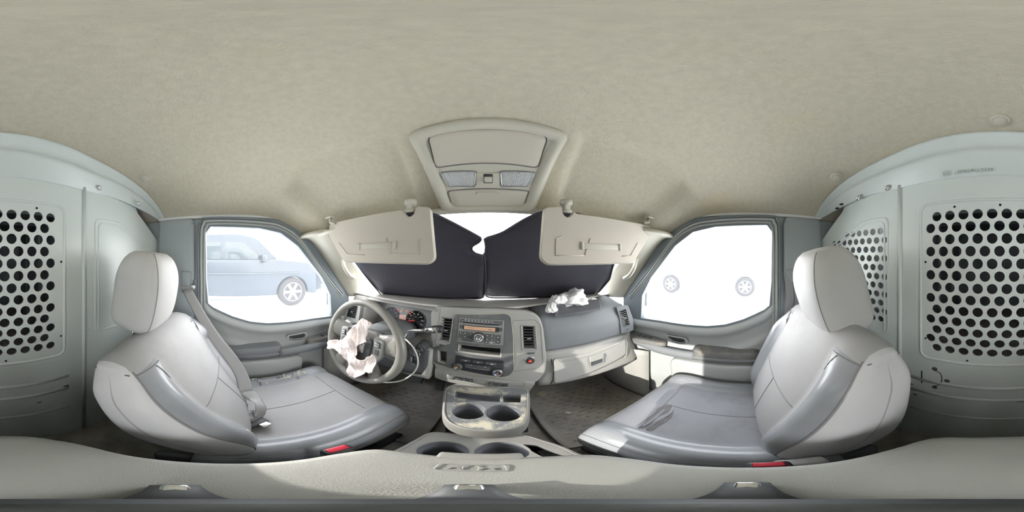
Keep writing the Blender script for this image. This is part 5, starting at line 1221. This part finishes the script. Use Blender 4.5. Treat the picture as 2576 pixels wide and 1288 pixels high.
# ================================================================== STEERING
SC = V((-0.46, 0.46, -0.383))
FSW = Frame(SC, (1, 0.02, 0), (0.04, 0.20, 1))
sw = thing('steering_wheel', 'grey four spoke steering wheel with its airbag burst open', 'steering wheel', SC)
RR = 0.186
mb = MB(); rg = []
for k in range(97):
    t = 2*PI*k/96; th_ = 0.0165+0.0025*(abs(math.cos(t))**6); ring = []
    for q in range(14):
        a = 2*PI*q/14; ring.append(FSW((RR+th_*math.cos(a))*math.cos(t), (RR+th_*math.cos(a))*math.sin(t), 0.0175*math.sin(a)))
    rg.append(ring)
mb.loft(rg, M['wheel'], caps=False); lab(mb.build('rim', sw), 'worn grey rim')
def spoke(t, w0, w1, m, r0=0.055, r1=0.178):
    mb = MB(); rr = []
    for k in range(9):
        u = k/8; r_ = lerp(r0, r1, u); ww = lerp(w0, w1, u)+0.012*(abs(2*u-1)**3); c = lerp(-0.024, 0.0, u)
        d = V((math.cos(t), math.sin(t))); n_ = V((-d.y, d.x)); ring = []
        for q in range(12):
            a = 2*PI*q/12; p = d*r_+n_*(ww*math.cos(a)); ring.append(FSW(p.x, p.y, c+0.012*math.sin(a)))
        rr.append(ring)
    mb.loft(rr, m); return mb
for t in (math.radians(12), math.radians(168), math.radians(-55), math.radians(-125)):
    sp_ = spoke(t, 0.044 if abs(t) < 0.3 or t > 2.5 else 0.030, 0.046 if abs(t) < 0.3 or t > 2.5 else 0.030, M['wheel']).build('spoke', sw)
mb = MB(); hub = rpoly([(-0.088, 0.058), (0.088, 0.058), (0.078, -0.03), (0.048, -0.112), (-0.048, -0.112), (-0.078, -0.03)], 0.03, 6)
mb.plate(hub, [], 0.03, M['wheel_dark'], FSW.fn(-0.030), bevel=0.006, smooth=True); hb = lab(mb.build('hub', sw), 'dark open hub')
mb = MB(); mb.plate(rpoly([(-0.055, 0.03), (0.055, 0.03), (0.045, -0.07), (-0.045, -0.07)], 0.02), [], 0.02, M['btn'], FSW.fn(-0.016), bevel=0.004); mb.box(FSW(0.0, -0.02, 0.0), (0.05, 0.05, 0.012), M['silver'], r=0.006, mx=FSW.mx()); mb.build('airbag_canister', sw)
for e in (-1, 1):
    mb = MB(); o_s = rpoly([(e*0.072, 0.050), (e*0.112, 0.044), (e*0.108, -0.035), (e*0.082, -0.075)][::e], 0.010)
    mb.plate(o_s, [], 0.02, M['fascia'], FSW.fn(-0.004), bevel=0.003, smooth=True); pd = lab(mb.build('button_pod', sw), 'grey button pod')
    mb = MB(); mb.box(FSW(e*0.092, 0.024, 0.010), (0.020, 0.026, 0.008), M['black'], r=0.003, mx=FSW.mx()); mb.box(FSW(e*0.092, 0.028, 0.0135), (0.017, 0.008, 0.004), M['silver'], r=0.001, mx=FSW.mx()); mb.box(FSW(e*0.092, 0.018, 0.0135), (0.017, 0.008, 0.004), M['silver'], r=0.001, mx=FSW.mx())
    mb.box(FSW(e*0.092, -0.010, 0.010), (0.017, 0.024, 0.006), M['btn'], r=0.002, mx=FSW.mx()); mb.build('control_button', pd)
# torn driver airbag: folded cloth over the hub
tr = [(937, 803), (944, 812), (937, 830), (924, 846), (931, 862), (916, 862), (908, 870), (910, 884), (903, 892), (909, 902), (920, 904), (936, 895), (946, 886), (952, 903), (951, 931), (943, 933), (931, 930), (922, 941), (905, 947), (890, 946), (881, 930), (877, 908), (871, 890), (864, 880), (853, 876), (839, 876), (836, 862), (841, 853), (866, 854), (878, 843), (890, 829), (908, 812), (926, 800)]
P = resamp(rpoly(px(FSW, tr), 0.006, 3), 200)
bm = bmesh.new(); vs = [bm.verts.new((a, b, 0)) for a, b in P]; f = bm.faces.new(vs); bmesh.ops.triangulate(bm, faces=[f])
for it in range(8):
    es = [e for e in bm.edges if e.calc_length() > 0.005]
    if es: bmesh.ops.subdivide_edges(bm, edges=es, cuts=1)
    bmesh.ops.triangulate(bm, faces=bm.faces[:])
bm.verts.index_update(); mb = MB(); vv = []
for v in bm.verts:
    a, b = v.co.x, v.co.y
    h = 0.011*noise.ridged_multi_fractal(V((a*26+b*9, b*10, 2.0)), 1.0, 2.0, 3, 0.9, 2.0)+0.026*noise.noise(V((a*17, b*17, 5)))+0.006
    vv.append(FSW(a+0.008*noise.noise(V((a*30, b*30, 1))), b+0.008*noise.noise(V((a*30, b*30, 9))), 0.008+h))
mb.add(vv, [[v.index for v in f.verts] for f in bm.faces], M['airbag'], True); bm.free()
lab(mb.build('torn_airbag', sw, solid=0.002), 'torn pinkish white airbag cloth')

col = thing('steering_column', 'grey steering column with turn signal stalk and ignition lock', 'steering column', (-0.46, 0.62, -0.45))
mb = MB(); rg = []
for k in range(8):
    u = k/7; y = lerp(0.50, 0.78, u); z = lerp(-0.385, -0.445, u); w_ = lerp(0.075, 0.10, u); h_ = lerp(0.055, 0.075, u)
    rg.append([V((-0.46+w_*math.copysign(abs(math.cos(a))**0.7, math.cos(a)), y, z+h_*math.copysign(abs(math.sin(a))**0.7, math.sin(a)))) for a in [2*PI*q/24 for q in range(24)]])
mb.loft(rg, M['pad']); mb.build('shroud', col)
mb = MB(); mb.tube([R(905, 824, y=0.58), R(890, 816, y=0.565), R(872, 809, y=0.555)], [0.011, 0.014, 0.016], M['btn'], n=14)
mb.build('signal_stalk', col)
mb = MB(); p = R(1058, 877, y=0.62); T = Matrix.Rotation(PI/2, 3, 'X'); mb.lathe([(0.026, -0.05), (0.024, 0.0), (0.019, 0.008), (0.017, 0.004)], M['darkplastic'], p, T, n=28); mb.lathe([(0.017, 0.004), (0.016, 0.010), (0, 0.011)], M['btn'], p, T, n=24); mb.box(p+V((0, -0.014, 0)), (0.008, 0.018, 0.022), M['black'], r=0.002)
lab(mb.build('ignition_lock', col), 'dark ignition lock barrel')
# lower shroud and dark knee panel
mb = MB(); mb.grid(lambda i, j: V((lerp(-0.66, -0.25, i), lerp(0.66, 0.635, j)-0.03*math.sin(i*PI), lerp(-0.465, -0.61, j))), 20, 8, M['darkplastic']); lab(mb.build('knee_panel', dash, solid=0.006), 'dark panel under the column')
# gear lever on the column
gl = thing('gear_lever', 'bright metal column gear lever with black tip right of the steering wheel', 'lever', R(1026, 850, y=0.575))
mb = MB(); mb.tube([R(1020, 852, y=0.60), R(1026, 845, y=0.575), R(1031, 832, y=0.565), R(1060, 831, y=0.56), R(1072, 830, y=0.558)], [0.008, 0.008, 0.0075, 0.0075, 0.010], M['chrome'], n=12); mb.build('arm', gl)
mb = MB(); mb.tube([R(1066, 831, y=0.558), R(1076, 830, y=0.556), R(1090, 829, y=0.553), R(1104, 828, y=0.550)], [0.009, 0.0135, 0.0155, 0.0155], M['chrome'], n=18); mb.build('grip', gl)
mb = MB(); mb.tube([R(1103, 828, y=0.550), R(1110, 827.5, y=0.548), R(1114, 827, y=0.547)], [0.0155, 0.015, 0.010], M['black'], n=18); lab(mb.build('tip', gl), 'black end cap')
mb = MB(); mb.tube([R(1018, 856, y=0.60), R(1027, 842, y=0.572)], 0.010, M['btn'], n=10); mb.build('boot', gl)
# keys
ky = thing('key_ring', 'bunch of keys hanging from the ignition below the gear lever', 'keys', R(1045, 886, y=0.59))
for (x_, y_, r_) in ((1040, 886, 0.016), (1049, 892, 0.013), (1046, 884, 0.014)):
    c = R(x_, y_, y=0.59); mb = MB(); mb.tube([c+V((r_*math.cos(t), 0.3*r_*math.sin(t)*math.cos(x_), r_*math.sin(t))) for t in [2*PI*k/24 for k in range(24)]], 0.0013, M['silver'], n=6, closed=True); mb.build('ring', ky)
mb = MB(); mb.box(R(1044, 906, y=0.59), (0.026, 0.010, 0.045), M['black'], r=0.005, mx=Matrix.Rotation(0.15, 3, 'Y')); mb.box(R(1044, 903, y=0.582), (0.012, 0.004, 0.008), M['btn'], r=0.001); lab(mb.build('fob', ky), 'black key fob')
mb = MB(); mb.box(R(1037, 908, y=0.595), (0.012, 0.003, 0.05), M['silver'], r=0.001, mx=Matrix.Rotation(-0.1, 3, 'Y')); mb.build('key', ky)
# white cable
mb = MB(); mb.tube(smooth_path([R(px_, py_, y=yy) for px_, py_, yy in ((1010, 848, 0.60), (1022, 855, 0.575), (1038, 872, 0.56), (1049, 895, 0.55), (1050, 920, 0.55), (1035, 943, 0.55), (1008, 958, 0.55), (980, 962, 0.54), (955, 960, 0.52), (938, 948, 0.50), (934, 932, 0.48))], 70), 0.0035, M['cable'], n=8)
tag(mb.build('loose_cable'), 'loose white cable looping below the steering wheel', 'cable')

# ================================================================== FLOOR
def pedal(name, label, c, w_, h_, tilt):
    r = thing(name, label, 'pedal', (c.x, c.y+0.02, FLOOR)); T = Matrix.Rotation(tilt, 3, 'X')
    mb = MB(); mb.box(c, (w_, h_, 0.016), M['darkplastic'], r=0.004, mx=T)
    for k in range(7): mb.box(V(c)+T @ V((0, h_*(-0.40+0.133*k), 0.010)), (w_*0.9, 0.004, 0.004), M['fascia'], r=0.001, mx=T)
    mb.build('pad', r)
    mb = MB(); mb.tube([V(c)+T @ V((0, 0.0, -0.008)), V(c)+V((0.01, 0.10, 0.06)), V(c)+V((0.01, 0.19, 0.13))], 0.010, M['black']); mb.build('arm', r)
pedal('brake_pedal', 'wide ribbed brake pedal', R(1043, 951, y=0.84), 0.105, 0.060, 0.9)
pedal('accelerator_pedal', 'narrow ribbed accelerator pedal beside the console', R(1107, 969, y=0.84), 0.045, 0.085, 0.9)
def mat_sheet(name, label, x0, x1, y0, y1):
    mb = MB()
    mb.grid(lambda i, j: V((lerp(x0, x1, i), lerp(y0, y1, j), FLOOR+0.010+0.10*sm(0.62, 1, j)+0.012*(sm(0.06, 0, i)+sm(0.94, 1, i)+sm(0.05, 0, j)))), 40, 30, M['rubber'])
    # raised anti-slip cubes
    rows = int((y1-y0-0.15)/0.030)
    for a in range(int((x1-x0-0.10)/0.030)):
        for b in range(rows):
            if (a+b) % 2: continue
            x = x0+0.065+a*0.030; y = y0+0.05+b*0.030; j = (y-y0)/(y1-y0)
            mb.box((x, y, FLOOR+0.013+0.10*sm(0.62, 1, j)), (0.021, 0.009, 0.006), M['rubber'], r=0, smooth=False)
    tag(mb.build(name, solid=0.004), label, 'floor mat', 'rubber floor mats')
mat_sheet('floor_mat', 'dusty rubber floor mat in the right footwell', 0.20, 0.74, 0.38, 1.0)
mat_sheet('floor_mat', 'dusty rubber floor mat in the left footwell under the pedals', -0.76, -0.20, 0.42, 1.0)
mb = MB(); P = [R(1348, 991, z=-1.022), R(1364, 981, z=-1.018), R(1379, 990, z=-1.018), R(1366, 999, z=-1.024)]
mb.loft([P, [p+V((0, 0, 0.002)) for p in P]], M['paper'], smooth=False); tag(mb.build('paper_note'), 'small yellowed square of paper on the right floor mat beside the console', 'paper')
mb = MB(); mb.tube(smooth_path([R(1421, 1040, z=FLOOR+0.026), R(1427, 1036, z=FLOOR+0.027), R(1430, 1040, z=FLOOR+0.026), R(1436, 1036, z=FLOOR+0.026)], 10), 0.006, M['tissue'], n=6, flat=0.002); tag(mb.build('paper_scrap'), 'curled white scrap on the right floor mat', 'paper')
mb = MB(); random.seed(3)
for k in range(60):
    x = random.uniform(0.42, 0.72); y = random.uniform(0.58, 0.95); j = (y-0.38)/0.62; a = random.uniform(0, PI); L = random.uniform(0.01, 0.04); z = FLOOR+0.020+0.10*sm(0.62, 1, j)
    mb.tube([(x, y, z), (x+L*math.cos(a), y+L*math.sin(a), z+0.004)], 0.0010, M['straw'], n=4)
o = mb.build('straw_litter'); tag(o, 'bits of straw scattered on the right floor mat', 'litter'); o['kind'] = 'stuff'
# kick panels beside the footwells
for s in (-1, 1):
    X = XL if s < 0 else XR; mb = MB()
    mb.grid(lambda i, j: V((X-s*(0.045+0.06*math.sin(j*PI/2)*sm(0.0, 0.3, i)), lerp(0.50, 1.06, i), lerp(FLOOR, -0.60, j))), 12, 12, M['plastic']); struct(mb.build('trim_4' if s < 0 else 'trim_5', solid=0.006))
    mb = MB(); mb.box((X-s*0.02, 0.15, FLOOR+0.03), (0.06, 1.2, 0.05), M['plastic'], r=0.012); struct(mb.build('trim_6' if s < 0 else 'trim_7'))
